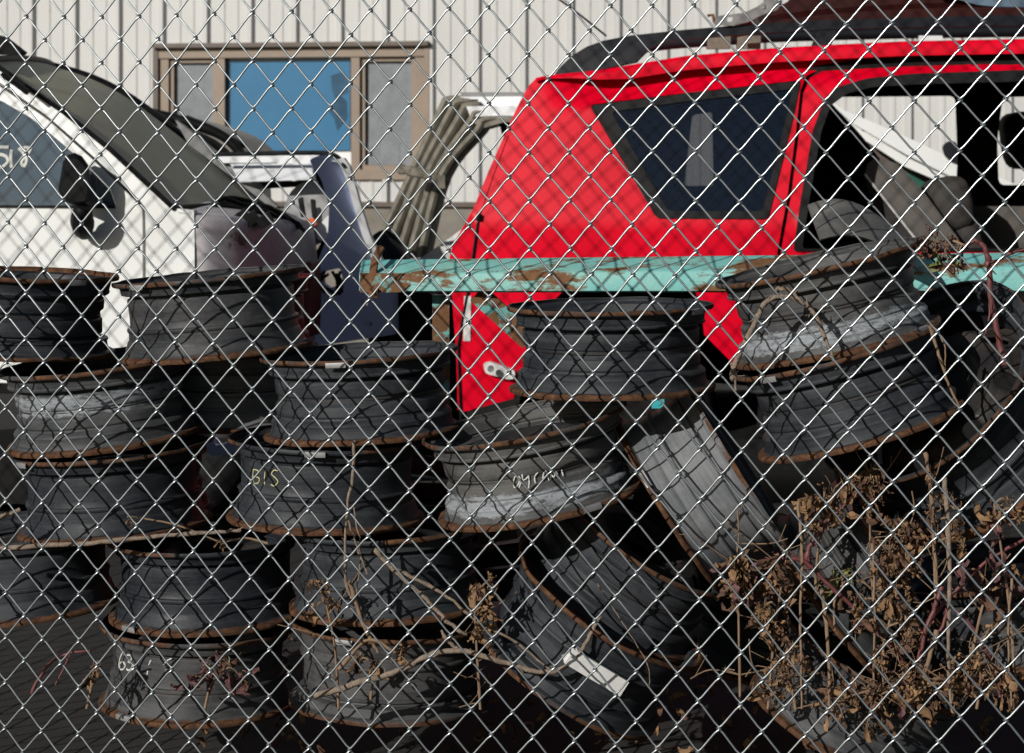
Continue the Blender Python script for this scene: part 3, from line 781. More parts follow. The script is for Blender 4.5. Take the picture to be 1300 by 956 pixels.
# maroon bonnet and bits on the roof rack
mh = empty('car_bonnet', P(1150, 20, 7.3)); tag(mh, 'dark maroon car bonnet lying on the red car roof rack', 'car part')
m_ = MB(); rows = []
for i in range(9):
    s_ = i/8; row = []
    for k in range(17):
        t = k/16; px = 958+(1420-958)*t
        Yd = 7.08+.85*s_
        zz = P(px, 33-13*math.sin(math.pi*min(1, t*1.1))**.7-7*t, 7.08).z+.055*math.sin(math.pi*s_)**.7+.03*s_
        row.append(Vector(((px-CX)/F*7.1, Yd-.17*(px-CX)/F*7.0, zz)))
    rows.append(row)
m_.grid(rows, thick=Vector((0,0,-.03))); m_.build('skin', M['maroon'], mh, 50)
m_ = MB(); m_.panel([(960,34),(978,14),(1000,2),(1010,-14),(1420,-14),(1420,16),(1300,20),(1150,24),(1050,28)], [], pl(7.16), .05, 16); m_.build('folded_edge', M['maroon'], mh)
m_ = MB(); m_.panel([(1190,-8),(1420,-8),(1420,14),(1310,13),(1240,6)], [], pl(7.10), .03, 16); m_.build('blue_edge', pm('blue_grey_paint', (.10,.16,.22), (.07,.11,.16), 8, .3), mh)
br = empty('hinge_bracket', P(930, 30, 6.85)); tag(br, 'grey rusty hinge bracket on the roof rack, left of the maroon bonnet', 'car part')
m_ = MB(); m_.panel(rnd([(905,31),(912,20),(945,16),(962,8),(975,-2),(992,-2),(988,12),(965,20),(950,28),(925,33)], 3), [rnd([(923,22),(930,21),(930,27),(923,28)], 2), rnd([(968,8),(974,5),(974,11),(968,13)], 2)], pl(6.9), .012, 8)
m_.build('plate', M['roofgrey'], br, 40)
m_ = MB(); m_.tube([P(898, 20, 6.88), P(905, 19, 6.88), P(907, 29, 6.88)], .006, 6); m_.build('pin', M['rusty'], br)
m_ = MB(); m_.tube(spline([P(700,-8,7.2), P(735,18,7.2), P(770,46,7.2)], 6), .004, 6)
tag(m_.build('whip_aerial', M['rubber']), 'thin black aerial leaning over the tail of the roof rail', 'aerial')

# ------------------------------------------------------------------ white car beyond the red one, seen through its windows
wc = empty('white_car', P(1150, 300, 10.0)); wc.location.z = 0
tag(wc, 'white car seen through the red car windows, sloping pillar and green glass', 'car')
m_ = MB(); m_.panel([(1030,112),(1072,140),(1110,156),(1160,178),(1216,205),(1300,238),(1300,252),(1216,228),(1150,196),(1085,158)], [], pl(9.9), .25, 14); m_.build('roof_rail', M['vanwhite'], wc, 40)
m_ = MB(); m_.panel([(1080,158),(1150,197),(1205,224),(1196,232),(1150,212),(1098,178)], [], pl(9.95), .1, 14); m_.build('pillar', M['vanwhite'], wc, 40)
m_ = MB(); m_.panel([(1080,160),(1205,232),(1205,420),(1060,420)], [], pl(10.1), .06, 18); m_.build('seal', M['trimdk'], wc)
m_ = MB(); m_.panel([(1124,204),(1186,238),(1172,252),(1136,220)], [], pl(10.02), .03, 14); m_.build('window_pane', M['greenglass'], wc)
m_ = MB(); m_.tube([P(1160,214,9.9), P(1158,226,9.9), P(1161,238,9.9)], .008, 6); m_.build('sticker', M['white'], wc)
m_ = MB(); m_.panel([(1060,300),(1400,300),(1400,480),(1060,480)], [], pl(10.3), .8, 40); m_.build('body', M['vanwhite'], wc)
m_ = MB(); m_.panel(rnd([(1196,186),(1203,179),(1214,180),(1218,206),(1200,200)], 4), [], pl(9.85), .06, 10); m_.build('mirror', M['blackpl'], wc)

# loose parts inside the door opening and on the heap
tp = empty('trim_panel', P(1150, 300, 7.0)); tag(tp, 'dusty brown trim panel leaning inside the red car door opening', 'car part')
m_ = MB(); m_.panel([(1098,221),(1101,208),(1114,199),(1140,208),(1170,240),(1216,302),(1222,330),(1182,330),(1162,303)], [], lambda x, y: 6.84-(x-1098)*.0006, .035, 12); m_.build('panel_face', M['panelbrown'], tp, 40)
m_ = MB(); m_.panel([(1097,222),(1162,304),(1182,330),(1120,330),(1108,262)], [], lambda x, y: 6.85+(y-222)*.001, .035, 12); m_.build('panel_side', M['cloth'], tp, 40)
m_ = MB(); m_.tube([P(1098,221,6.83), P(1162,303,6.79), P(1181,329,6.78)], .004, 6); m_.build('metal_edge', M['castwhite'], tp)
pl_ = MB(); rows = []
for i in range(12):
    t = i/11; row = []
    for k in range(10):
        s_ = k/9
        px = 1026+(1150-1026)*t+s_*16; py = 288-40*math.sin(math.pi*(.25+.75*t))*(1-.15*s_)+s_*40+14*t
        row.append(P(px, py, 4.28-.10*s_+.012*math.sin(9*t+5*s_)))
    rows.append(row)
pl_.grid(rows, thick=Vector((0,.012,-.004)))
tag(pl_.build('wheel_arch_liner', M['rimdustyx'] if 'rimdustyx' in M else pm('dusty_plastic', (.05,.05,.05), (.14,.135,.125), 9, .6, 0, .5, 40), smooth=50), 'crumpled dusty black plastic liner lying on the topmost right rim', 'car part')

# ------------------------------------------------------------------ white van
VY = 6.1
vz = lambda z: .10*max(0, z-1.05)**1.3
vd = pl_disp(VY, vz)
van = empty('white_van', P(60, 500, 6.8)); van.location.z = 0
tag(van, 'old white van with a dusty windscreen and chalked side window, at the left', 'van')
body = [(-260,62),(-60,64),(-16,75),(30,105.5),(83,142),(140,189),(222,264.5),(246,267),(247,300),(247,486),(-260,486)]
dgap = [(-262,88),(-60,88),(-20,94),(2,106),(64,150),(120,200),(177,254),(184,263),(185,300),(185,478),(-262,478)]
inner = [(-258,92),(-60,92),(-22,98),(0,110),(62,153),(118,203),(174,257),(180.5,266),(181,300),(181,474),(-258,474)]
wing = rnd([(-250,118),(-40,118),(2,128),(40,150),(80,183),(118,217),(140,240),(148,262),(-250,262)], 4)
m_ = MB(); m_.panel(body, [[(max(x, -250), y) for x, y in dgap]], vd, .03, 16); m_.build('body', M['vanwhite'], van, 40)
m_ = MB(); m_.panel([(max(x, -247), y) for x, y in inner], [[(max(x, -235), y) for x, y in wing]], pl_disp(VY+.004, vz), .03, 16); vdoor = m_.build('front_door', M['vanwhite'], van, 40)
m_ = MB(); m_.panel([(-255,84),(-60,84),(4,102),(190,262),(192,482),(-255,482)], [[(max(x, -235), y) for x, y in wing]], pl_disp(VY+.05, vz), .02, 30); m_.build('door_jamb', M['trimdk'], van, 40)
m_ = MB(); m_.panel([(max(x, -240)-1, y+(1 if y > 200 else -1)) for x, y in wing], [], pl_disp(VY+.02, vz), .005, 24); vgl = m_.build('window_pane', M['sideglass'], vdoor, 40)
wmk = MB()
for st in ([(11,187),(2,187),(-7,188.5)], [(-7,188.5),(-8,197),(0,196),(8,199),(10,205),(5,211),(-2,213),(-8,211)], [(15,190),(14,201),(15,213)],
           [(24,188),(31,196),(34,203),(31,211),(27,206),(33,198),(39,190),(33,187),(27,190)]):
    wmk.tube([P(p[0], p[1], pl_disp(VY+.018, vz)(p[0], p[1])) for p in spline(st, 4)], .0058, 5, flat=.4)
wmk.build('chalk_writing', M['chalk'], vgl)
# seal lines
m_ = MB(); m_.tube([P(x, y, vd(x, y)-.002) for x, y in spline([(-200,262.5),(0,262),(146,263)], 4)], .004, 5); m_.build('seal', M['rubber'], vdoor)
m_ = MB(); m_.tube([P(x, y, vd(x, y)-.002) for x, y in [(-12,78),(30,107),(83,143.5),(141,190.5),(222,265.5)]], .009, 6); m_.build('screen_seal', M['rubber'], van)
m_ = MB(); m_.tube([P(x, y, VY+.20) for x, y in [(2,94),(20,106),(36,118)]], .010, 6); m_.build('roof_clip', M['rubber'], van)
m_ = MB(); m_.panel(rnd([(116,222),(122,224),(123,262),(112,262)], 2), [], pl(VY-.012), .012, 12); m_.build('mirror_mount', M['roofgrey'], vdoor)
# mirror
m_ = MB(); rows = []
mo = [(86,196),(94,193.5),(104,198),(112,209),(115,225),(114,250),(110,262),(98,263),(84,257),(75,250),(74,240),(80,205)]
for s_, dy in ((.80, .0), (.97, .015), (1.0, .05), (.93, .08), (.6, .10)):
    cx = sum(p[0] for p in mo)/len(mo); cy = sum(p[1] for p in mo)/len(mo)
    q = [P(cx+(x-cx)*s_, cy+(y-cy)*s_, 6.185+dy) for x, y in mo]; rows.append(q+[q[0]])
m_.grid(rows); m_.add([r for r in rows[0][:-1]], [tuple(range(len(mo)))]); m_.add([r for r in rows[-1][:-1]], [tuple(range(len(mo)))])
mir = m_.build('mirror', M['rubber'], vdoor, 40)
m_ = MB(); q = spline([P(106,262,6.20), P(104,276,6.22), P(106,292,6.26), P(108,298,6.31)], 4); m_.tube(q, [.022,.026,.030,.032,.034,.036,.036,.034,.03,.026,.022,.016,.012][:len(q)], 10); m_.build('mirror_arm', M['rubber'], mir)
# windscreen: grid from the near pillar to the far pillar
nearc = spline([P(x, y, vd(x, y)+.004) for x, y in ((-14,77),(30,107.5),(83,144),(140,191),(223,267))], 5)
farc = spline([P(66,85,7.66), P(115,100,7.64), P(165,126,7.62), P(232,176,7.58), P(346,267,7.5)], 5)
n_ = len(nearc); rows = []
for k in range(13):
    s_ = k/12; bulge = 4*s_*(1-s_)
    row = []
    for i in range(n_):
        p = nearc[i].lerp(farc[i], s_)+ALO*(.035*bulge)+Vector((0,0,.012*bulge))
        row.append(p)
    rows.append(row)
m_ = MB(); m_.grid(rows, thick=-ALO*.006+Vector((0,0,-.006))); m_.build('windscreen', M['dustglass'], van, 60)
m_ = MB()
bot = [r[-1] for r in rows]; tops = [r[0] for r in rows]
m_.tube([p+Vector((.004,-.002,.004)) for p in tops], .012, 6); m_.tube([p+Vector((.004,0,.004)) for p in rows[-1]], .016, 6); m_.tube([p+Vector((.006,0,.004)) for p in bot], .013, 6)
m_.build('screen_seal', M['rubber'], van, 60)
m_ = MB(); m_.panel([(222,152),(236,162),(300,214),(352,262),(344,268),(290,226),(240,184)], [], lambda x, y: 7.36-(x-222)*.0003, .03, 14); m_.build('far_pillar', M['roofgrey'], van, 40)
m_ = MB(); m_.panel([(-30,38),(2,46),(28,66),(24,70),(-30,68)], [], pl(6.9), .05, 12); m_.build('roof_lamp', M['interior'], van)
# roof
rr2 = []
for k in range(8):
    t = k/7
    rr2.append([p-ALO*(2.2*t)+Vector((0,0,+.040*math.sin(min(1, t*2)*math.pi/2))) for p in tops])
m_ = MB(); m_.grid(rr2, thick=Vector((0,0,-.02))); m_.build('roof', M['roofgrey'], van, 60)
VN = 6.265
# stripped nose: rounded in plan, dull grey
m_ = MB()
plan = [(246.5,VN+.004),(260,VN+.012),(280,VN+.05),(310,VN+.13),(345,VN+.28),(376,VN+.48),(395,VN+.74),(399,VN+.95),(388,VN+1.15)]
plan = [Vector((x, Y)) for x, Y in spline([Vector(p) for p in plan], 4)]
rows = []
for tz, ins in ((-.012,.05),(-.004,.02),(.012,.004),(.04,.0),(.10,-.008),(.35,-.012),(.5,.0),(.68,.02)):
    row = []
    for x, Y in plan:
        base = P(x, 275+ (x-257)*.05, Y)
        base = base-Vector((ins, 0, tz)); row.append(base)
    rows.append(row)
topr = []
cen = P(300, 262, VN+.75)
for f in (.55, .8, .93):
    topr.append([cen.lerp(p, f)+Vector((0,0,.045*(1-f)**.7)) for p in rows[0]])
m_.grid(topr+rows); m_.build('nose', M['vannose'], van, 60)
m_ = MB()
m_.panel([(-240,600),(380,560),(380,640),(-240,640)], [], pl(VN+.3), 1.0, 60); m_.build('light_blocker', M['interior'], van)  # unseen dark box added under the van to block light
m_ = MB(); m_.panel([(-240,130),(-40,130),(140,262),(140,500),(-240,500)], [], pl(VN+.75), .03, 40); m_.build('cabin_trim', M['interior'], van)
m_ = MB(); m_.panel(rnd([(380,335),(395,332),(396,385),(394,428),(380,430)], 3), [], pl(VN+.42), .12, 12); m_.build('red_lamp', M['redpart'], van, 40)
m_ = MB(); 
for k in range(9):
    y0 = rng.uniform(-6, 8)
    pts = [P(252+k*1.5, 278+y0*.4, VN+.22+.03*k), P(275+k*2, 258+y0, VN+.22+.02*k), P(305+k*2, 262+y0*1.1, VN+.3+.02*k), P(338+k*2, 268+y0*.7, VN+.34+.02*k), P(368+k*2.4, 282+y0*.8+k, VN+.5)]
    pts = [p+Vector((0, 0, rng.uniform(-.01, .012))) for p in pts]
    m_.tube(spline(pts, 5), rng.uniform(.006, .013), 6)
for px, py in ((258,274),(318,278),(336,280),(306,276)):
    m_.box(P(px, py, VN+.18), .05, .05, .035, (Vector((.8,.2,.5)).normalized(), Vector((-.2,1,0)).normalized(), Vector((-.5,0,.8)).normalized()))
m_.build('wiring_harness', M['rubber'], van, 50)
m_ = MB(); m_.box(P(249, 273, VN+.1), .03, .04, .03); m_.build('rusty_connector', M['rusty'], van)

# road wheels under the two cars, hidden in the shade behind the heap
TY = [(-.10,.20),(-.105,.27),(-.09,.315),(-.06,.33),(.06,.33),(.09,.315),(.105,.27),(.10,.20)]
def road_wheel(par, x, y):
    mt = Matrix.Translation((x, y, .33)) @ Matrix.Rotation(math.atan2(-TS, 1), 4, 'Z') @ Matrix.Rotation(R(90), 4, 'X')
    a = MB(); a.lathe(TY, 40); a.v = [tuple(mt @ Vector(v)) for v in a.v]; w_ = a.build('wheel', M['rubber'], par, 50)
    a = MB(); a.lathe([(.06,.0),(.07,.06),(.05,.09),(.055,.16),(.08,.205),(.03,.205),(.03,.0)], 40, closed=False); a.v = [tuple(mt @ Vector(v)) for v in a.v]; a.build('wheel_hub', M['interior'], w_, 40)
for px, Y in ((205, 6.62), (-270, 6.85)):
    q = P(px, 500, Y); road_wheel(van, q.x, q.y)
q = P(785, 500, 6.86); road_wheel(suv, q.x, q.y)
q = P(1560, 500, 6.5); road_wheel(suv, q.x, q.y)
# another car behind the van
gc = empty('grey_car', P(250, 300, 8.6)); gc.location.z = 0
tag(gc, 'grey-brown car behind the white van, only its sloping roof edge showing', 'car')
m_ = MB(); rows = []
edge = spline([(150,128),(195,138),(235,148),(270,160),(292,174),(308,192)], 4)
for k in range(7):
    rows.append([P(x, y, 8.5)+LAT*(.55*k/6)-Vector((0,0,.03*k/6)) for x, y in edge])
m_.grid(rows, thick=Vector((-.02,0,-.04))); m_.build('roof', pm('taupe_paint', (.27,.25,.225), (.22,.2,.18), 4, .5), gc, 60)
m_ = MB(); m_.tube([P(x, y+6, 8.48) for x, y in edge], [.02]*len(edge), 8); m_.tube([P(232,160,8.55), P(262,172,8.55), P(305,196,8.55)], .05, 8); m_.build('drip_seal', M['rubber'], gc, 60)
m_ = MB(); m_.panel([(140,150),(235,172),(300,206),(312,420),(140,420)], [], pl(8.62), .5, 40); m_.build('body', M['roofgrey'], gc)

# ------------------------------------------------------------------ white car door standing behind the van nose
dr = empty('salvaged_door', P(430, 425, 7.3)); tag(dr, 'white salvaged car door standing on end between the van and the red car', 'car door')
def facing(px0, Y0, k): return lambda px, py: Y0+(px-px0)*k
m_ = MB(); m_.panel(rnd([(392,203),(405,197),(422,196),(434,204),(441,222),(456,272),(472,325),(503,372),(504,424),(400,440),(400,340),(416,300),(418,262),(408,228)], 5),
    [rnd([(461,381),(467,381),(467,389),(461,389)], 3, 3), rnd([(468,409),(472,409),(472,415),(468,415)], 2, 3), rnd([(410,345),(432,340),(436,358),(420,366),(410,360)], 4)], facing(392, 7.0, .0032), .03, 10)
shell = m_.build('shell', M['shadeblue'], dr, 40)  # white shell, its shade painted in as pale blue
m_ = MB(); m_.panel(rnd([(420,205),(430,206),(438,224),(452,272),(468,326),(478,335),(484,345),(492,345),(470,300),(458,262),(444,212),(436,200)], 2), [], lambda x, y: 6.985+.0032*(33+(y-205)*.42), .03, 10); m_.build('edge_flange', M['white'], dr, 40)
m_ = MB(); m_.tube([P(x, y, 7.1) for x, y in spline([(270,196),(300,195.5),(360,194.5),(410,194.5),(428,199),(438,212)], 4)], .008, 8); m_.build('top_seal', M['blackpl'], dr, 60)
m_ = MB(); m_.panel([(276,198.5),(410,197.5),(418,206),(280,207)], [], pl(7.14), .05, 12); m_.build('top_rail', M['doorwhite'], dr, 40)
m_ = MB(); m_.panel([(292,208),(396,207),(398,228),(304,231)], [], lambda x, y: 7.20-(y-207)*.003, .03, 12); m_.build('window_channel', M['doorwhite'], dr, 40)
m_ = MB(); m_.panel([(304,232),(398,229),(400,236),(330,240)], [], pl(7.16), .04, 12); m_.build('painted_shadow_gap', M['rubber'], dr)  # dark strip painted in for the shadow gap below the white band
m_ = MB(); m_.panel(rnd([(318,252),(330,246),(356,268),(350,276),(338,272)], 3), [], pl(7.3), .03, 10); m_.build('glass_remnant', M['greenglass'], dr)
m_ = MB(); c = P(392, 272, 7.22)
ring = [c+Vector((.105*math.cos(w)*.85, .02*math.sin(w), .115*math.sin(w))) for w in [2*math.pi*k/24 for k in range(24)]]
m_.add(ring+[p+Vector((0,.06,0)) for p in ring], [tuple(range(24))[::-1]]+[(k, (k+1) % 24, (k+1) % 24+24, k+24) for k in range(24)])
mot = m_.build('window_motor', M['steelgrey'], dr, 30)
m_ = MB(); m_.panel(rnd([(378,252),(384,250),(388,276),(382,276)], 2), [], pl(7.02), .01, 8); m_.panel(rnd([(394,252),(400,254),(401,278),(396,276)], 2), [], pl(7.02), .01, 8); m_.build('slot', M['rubber'], mot)
m_ = MB(); m_.panel(rnd([(384,280),(398,276),(402,285),(396,292),(386,290)], 4), [], pl(7.0), .03, 6); m_.build('orange_lens', M['orange'], mot, 40)
m_ = MB(); m_.panel(rnd([(402,288),(418,272),(424,290),(412,306),(402,304)], 5), [], pl(7.05), .05, 6); m_.build('connector', M['castwhite'], mot, 40)
m_ = MB(); m_.tube(spline([P(402,212,7.25), P(416,240,7.25), P(426,268,7.25), P(420,300,7.25), P(404,330,7.25)], 4), [.022]*17, 8); m_.build('inner_seal', M['rubber'], dr, 60)
m_ = MB(); 
for k in range(5):
    a = P(412+k*5, 345+3*(k % 2), 7.04); m_.tube(spline([a, a+Vector((rng.uniform(-.03,.03), -.02, -.03)), a+Vector((rng.uniform(-.04,.04), -.01, -.07))], 4), .006, 6)
m_.build('latch', M['rubber'], dr, 50)

# ------------------------------------------------------------------ stack of nested body frames
legs = [((470,318),(560,128)), ((485,322),(572,131)), ((500,325),(584,136)), ((514,328),(596,144)), ((528,330),(606,154))]
GR = 'nested frames leaning together behind the white door'
FL = ['outermost khaki frame at the left of the nested stack', 'khaki frame second from left in the nested stack', 'middle khaki frame of the nested stack', 'khaki frame second from right in the nested stack', 'innermost khaki frame at the right of the nested stack']
for i, (b0, t0) in enumerate(legs):
    Yf = 8.2-.05*i
    fr_ = empty('door_frame', P(b0[0], b0[1], Yf)); tag(fr_, FL[i], 'car part', GR)
    wdt = 15.0
    bx = 522+ (t0[0]-560)*.85; by = 224
    left = spline([(b0[0], b0[1]), (bx-7, by), (t0[0]-5, t0[1]+10), (t0[0]+4, t0[1]-5), (t0[0]+24, t0[1]-7)], 5)
    rgt = spline([(b0[0]+12.0, b0[1]), (bx+5.0, by+2), (t0[0]+6, t0[1]+14), (t0[0]+11, t0[1]+4), (t0[0]+26, t0[1]+1)], 5)
    rows = []
    for a, c in zip(left, rgt):
        pa_ = P(a[0], a[1], Yf); pc_ = P(c[0], c[1], Yf)
        mid_ = (pa_+pc_)/2-LAT*.012
        rows.append([pa_+LAT*.12, pa_+LAT*.004, pa_.lerp(mid_, .35), mid_, pc_.lerp(mid_, .35), pc_+LAT*.004, pc_+LAT*.12])
    m_ = MB(); m_.grid(rows); m_.build('frame_leg', M['khaki'], fr_, 40)
    if i in (1, 3):
        y0 = 127 if i == 1 else 139; hgt = 10
        m_ = MB(); m_.panel([(586+i*2, y0-4), (680, y0-5), (700, y0+hgt-3), (591+i*2, y0+hgt-1)], [rnd([(597,y0-1),(607,y0-1),(607,y0+5),(597,y0+5)], 1)] if i == 1 else [], pl(Yf-.03), .2, 10)
        m_.build('frame_top', M['doorwhite'], fr_, 40)  # white colour stands in for the sunlit end of the khaki frame
    elif i == 0:
        m_ = MB(); m_.panel([(583,117),(680,117),(690,123.5),(588,123)], [], pl(Yf-.02), .25, 12); m_.build('frame_top', M['roofgrey'], fr_, 40)
    elif i == 4:
        m_ = MB(); m_.panel([(596,152),(640,149),(672,148),(668,154),(640,155),(612,163)], [], pl(Yf-.02), .2, 10); m_.build('frame_top', M['khaki'], fr_, 40)
        m_ = MB(); m_.panel([(632,150),(652,150),(642,176),(637,170)], [], pl(Yf+.05), .05, 10); m_.build('bracket', M['rubber'], fr_, 40)
m_ = MB(); q = spline([P(506,214,7.92), P(525,218,7.86), P(545,223,7.84), P(558,230,7.86), P(566,232,7.92)], 5)
m_.tube(q, [.018*rng.uniform(.8, 1.2) for _ in q], 8, flat=.6); m_.box(P(560,231,7.84), .03, .03, .05)
tag(m_.build('tie_strap', M['strap']), 'frayed strap tied round the nested khaki frames', 'strap')
tb = MB(); rows = []
for i in range(9):
    v = i/8*math.pi/2
    rows.append([P(488,330,7.6)+Vector((.115*math.cos(v)*math.cos(w), .11*math.cos(v)*math.sin(w), -.12+.22*math.sin(v)*(1+.06*math.sin(3*w)))) for w in [2*math.pi*k/20 for k in range(21)]])
tb.grid(rows); tag(tb.build('plastic_tub', M['blackpl'], smooth=60), 'black rounded plastic tub at the foot of the nested frames', 'tub')
dm = MB(); dm.lathe([(0,.0),(0,.17),(.01,.175),(.22,.17),(.23,.176),(.24,.17),(.44,.17),(.45,.176),(.46,.17),(.66,.172),(.67,.176),(.675,.165),(.66,.0)], 32, closed=False)  # dark drum added so the gap under the rail reads as shade
d_ = dm.build('shade_filler_drum', M['interior']); d_.location = P(530, 400, 7.75); d_.location.z = 0; d_.scale = (1.1, 1.1, 1.19)
tag(d_, 'added dark drum giving the shade under the left end of the turquoise rail', 'drum')
bp_ = MB(); bp_.panel([(528,332),(560,310),(590,288),(594,296),(575,330),(540,345)], [], pl(7.7), .05, 12)
tag(bp_.build('body_panel', M['castwhite'], smooth=40), 'pale panel edge low behind the red car corner', 'car part')

# ------------------------------------------------------------------ small things on the heap
m_ = MB(); bar_between(m_, P(722, 832, 3.60), P(792, 874, 3.62), .030, .012); bar_between(m_, P(716, 838, 3.605), P(735, 828, 3.605), .016, .012)
tag(m_.build('plastic_strip', M['castwhite']), 'broken white plastic strip lying low in front of the matt black rim', 'strip')
m_ = MB(); m_.panel([(606,672),(655,664),(657,684),(608,692)], [], pl(4.25), .2, 12)
tag(m_.build('wood_block', M['wood']), 'tan wood block wedged under the rim with white letters', 'block')
for i, py in enumerate((797, 816)):
    m_ = MB(); m_.tube(spline([P(885,py+3,4.25), P(925,py,4.22), P(975,py-1,4.2)], 5), .006, 8)
    tag(m_.build('blue_hose', M['bluehose'], smooth=60), 'upper thin blue hose low right of the sloping rims' if i == 0 else 'lower thin blue hose low right of the sloping rims', 'hose', 'blue hoses in the heap')

m_ = MB(); m_.panel(rnd([(255,520),(300,508),(348,520),(352,556),(300,575),(268,580),(252,560)], 8), [rnd([(270,548),(292,540),(290,562),(272,566)], 4)], lambda x, y: 4.62+(x-255)*.0012, .02, 10)
tag(m_.build('scrap_panel', M['shadeblue'], smooth=40), 'pale lavender scrap of body panel in the gap between the left stacks', 'car part')
# ------------------------------------------------------------------ twigs, canes, dead weeds
def stick(name, cat, paths, label, mat, r=.005, knots=True, group=None):
    mb = MB()
    for path, Y, rad in paths:
        pts = []
        ys = Y if isinstance(Y, (list, tuple)) else [Y]*len(path)
        pts = spline([P(p[0], p[1], y) for p, y in zip(path, ys)], 7)
        n = len(pts)
        pts = [p+Vector((rng.gauss(0, .0007), rng.gauss(0, .0007), rng.gauss(0, .0007))) for p in pts]
        rs = [rad*(1-.45*i/n)*(1+(.35 if (knots and rng.random() < .12) else 0)+rng.uniform(-.1, .1)) for i in range(n)]
        mb.tube(pts, rs, 7)
        if knots:
            for i in range(2, n-2):
                if rng.random() < .16:
                    d = Vector((rng.uniform(-1,1), rng.uniform(-.4,.4), rng.uniform(-1,1))).normalized()*rng.uniform(.006, .02)
                    mb.tube([pts[i], pts[i]+d], [rad*.4, rad*.12], 4)
    return tag(mb.build(name, mat, smooth=60), label, cat, group)
G1 = 'dry twigs caught between fence and rims'
stick('dry_twig', 'twig', [([(928,482),(936,455),(962,402),(974,382),(996,376),(1018,384),(1036,402),(1052,440),(1062,468)], 3.52, .0050), ([(984,366),(1003,369),(1020,386)], 3.515, .0045), ([(929,462),(933,480),(935,495)], 3.52, .003)], 'forked twig bent in an arch over the topmost right rim', M['twig'], group=G1)
stick('dry_twig', 'twig', [([(-30,700),(40,694),(110,690),(180,683),(280,675),(305,673)], 3.80, .0055), ([(-20,664),(5,655),(24,647)], 3.80, .006)], 'long straight twig lying across the left stack of rims', M['twig'], group=G1)
stick('dry_twig', 'twig', [([(450,560),(447,610),(440,650),(438,735)], 3.66, .0035), ([(442,660),(452,690),(466,728)], 3.66, .0025), ([(438,735),(446,760)], 3.66, .004), ([(448,640),(458,700),(452,755)], 3.67, .0018)], 'thin upright twig hanging in front of the orange-lipped rim', M['twig'], group=G1)
stick('dry_twig', 'twig', [([(476,698),(505,728),(540,760),(575,795),(592,806)], 3.66, .0046), ([(500,722),(560,752),(606,790)], 3.67, .0038), ([(606,790),(650,812),(700,852)], 3.65, .003)], 'slanting twig with side shoots, left of the matt black rim', M['twig'], group=G1)
stick('dry_twig', 'branch', [([(400,884),(450,868),(505,852),(545,832),(585,826),(630,838),(680,852),(712,850),(738,826),(752,800),(762,782)], 3.60, .0060), ([(585,826),(570,815),(560,800)], 3.62, .004)], 'thick curved branch along the bottom of the heap', M['twig'], group=G1)
stick('dry_twig', 'twig', [([(445,740),(460,790),(480,828)], 3.65, .0045), ([(430,850),(470,812),(520,842)], 3.645, .0035)], 'broken twigs crossing below the orange-lipped rim', M['stalk'], group=G1)
stick('dry_twig', 'twig', [([(1180,412),(1192,450),(1205,490),(1220,520)], 3.54, .0032), ([(1180,410),(1198,436),(1200,470)], 3.54, .002)], 'thin drooping twig right of the tilted dark rim', M['stalk'], group=G1)
stick('dry_twig', 'twig', [([(758,740),(790,790),(820,840),(825,870)], 3.60, .0012)], 'hair-thin stem in front of the sloping black rim', M['twig'], knots=False, group=G1)
G2 = 'red bramble canes among the dead weeds'
stick('bramble_cane', 'bramble', [([(955,718),(990,709),(1020,712),(1045,735),(1080,768),(1120,808),(1150,845),(1165,880)], 3.58, .0046)], 'red bramble cane slanting down through the dead leaves', M['cane'], group=G2)
stick('bramble_cane', 'bramble', [([(1022,718),(1030,690),(1048,665),(1075,640),(1105,615)], 3.60, .0055)], 'pinkish bramble cane rising to the brown seed heads', M['cane'], group=G2)
stick('bramble_cane', 'bramble', [([(1165,840),(1180,790),(1225,738),(1262,706),(1320,675)], 3.56, .0042), ([(1205,770),(1190,810)], 3.56, .004)], 'red bramble cane rising to the right edge', M['cane'], group=G2)
stick('bramble_cane', 'bramble', [([(1276,465),(1268,430),(1258,380),(1256,340),(1250,315),(1238,306),(1225,312)], 3.48, .0062), ([(1256,350),(1256,400),(1250,425)], 3.49, .0028), ([(1256,335),(1285,322),(1330,305)], 3.48, .003)], 'arching red cane in front of the turquoise rail at right', M['cane'], group=G2)
stick('bramble_cane', 'bramble', [([(1216,775),(1240,805),(1262,850),(1270,885)], 3.55, .0045)], 'short red cane at the bottom right corner', M['cane'], group=G2)
stick('bramble_cane', 'bramble', [([(40,880),(60,845),(85,830),(115,826)], 3.75, .003), ([(70,870),(85,840),(92,820)], 3.75, .002)], 'thin red cane at the bottom left below the far left rim', M['cane'], group=G2)
G3 = 'straight dry stalks at the lower right'
stick('dry_stalk', 'stalk', [([(1199,606),(1203,660),(1206,740),(1204,820),(1207,900)], 3.50, .0050)], 'tallest straight tan stalk at the lower right', M['twig'], knots=False, group=G3)
stick('dry_stalk', 'stalk', [([(1013,637),(1018,700),(1016,780),(1018,900)], 3.54, .0032)], 'thin dark stalk right of the leaning silver rim', M['stalk'], knots=False, group=G3)
stick('dry_stalk', 'stalk', [([(1175,575),(1182,620),(1186,680),(1190,745)], 3.56, .0036)], 'thin stalk close left of the tallest tan stalk', M['stalk'], group=G3)
stick('dry_stalk', 'stalk', [([(1108,690),(1110,760),(1109,900)], 3.55, .003), ([(1043,750),(1050,800),(1053,900)], 3.54, .0042)], 'pair of stalks in the middle of the dead leaves', M['stalk'], knots=False, group=G3)
stick('dry_stalk', 'stalk', [([(1190,800),(1175,850),(1165,900)], 3.55, .005), ([(1285,735),(1280,800),(1284,900)], 3.52, .0026)], 'stalk near the right edge in front of the lower right rim', M['stalk'], group=G3)
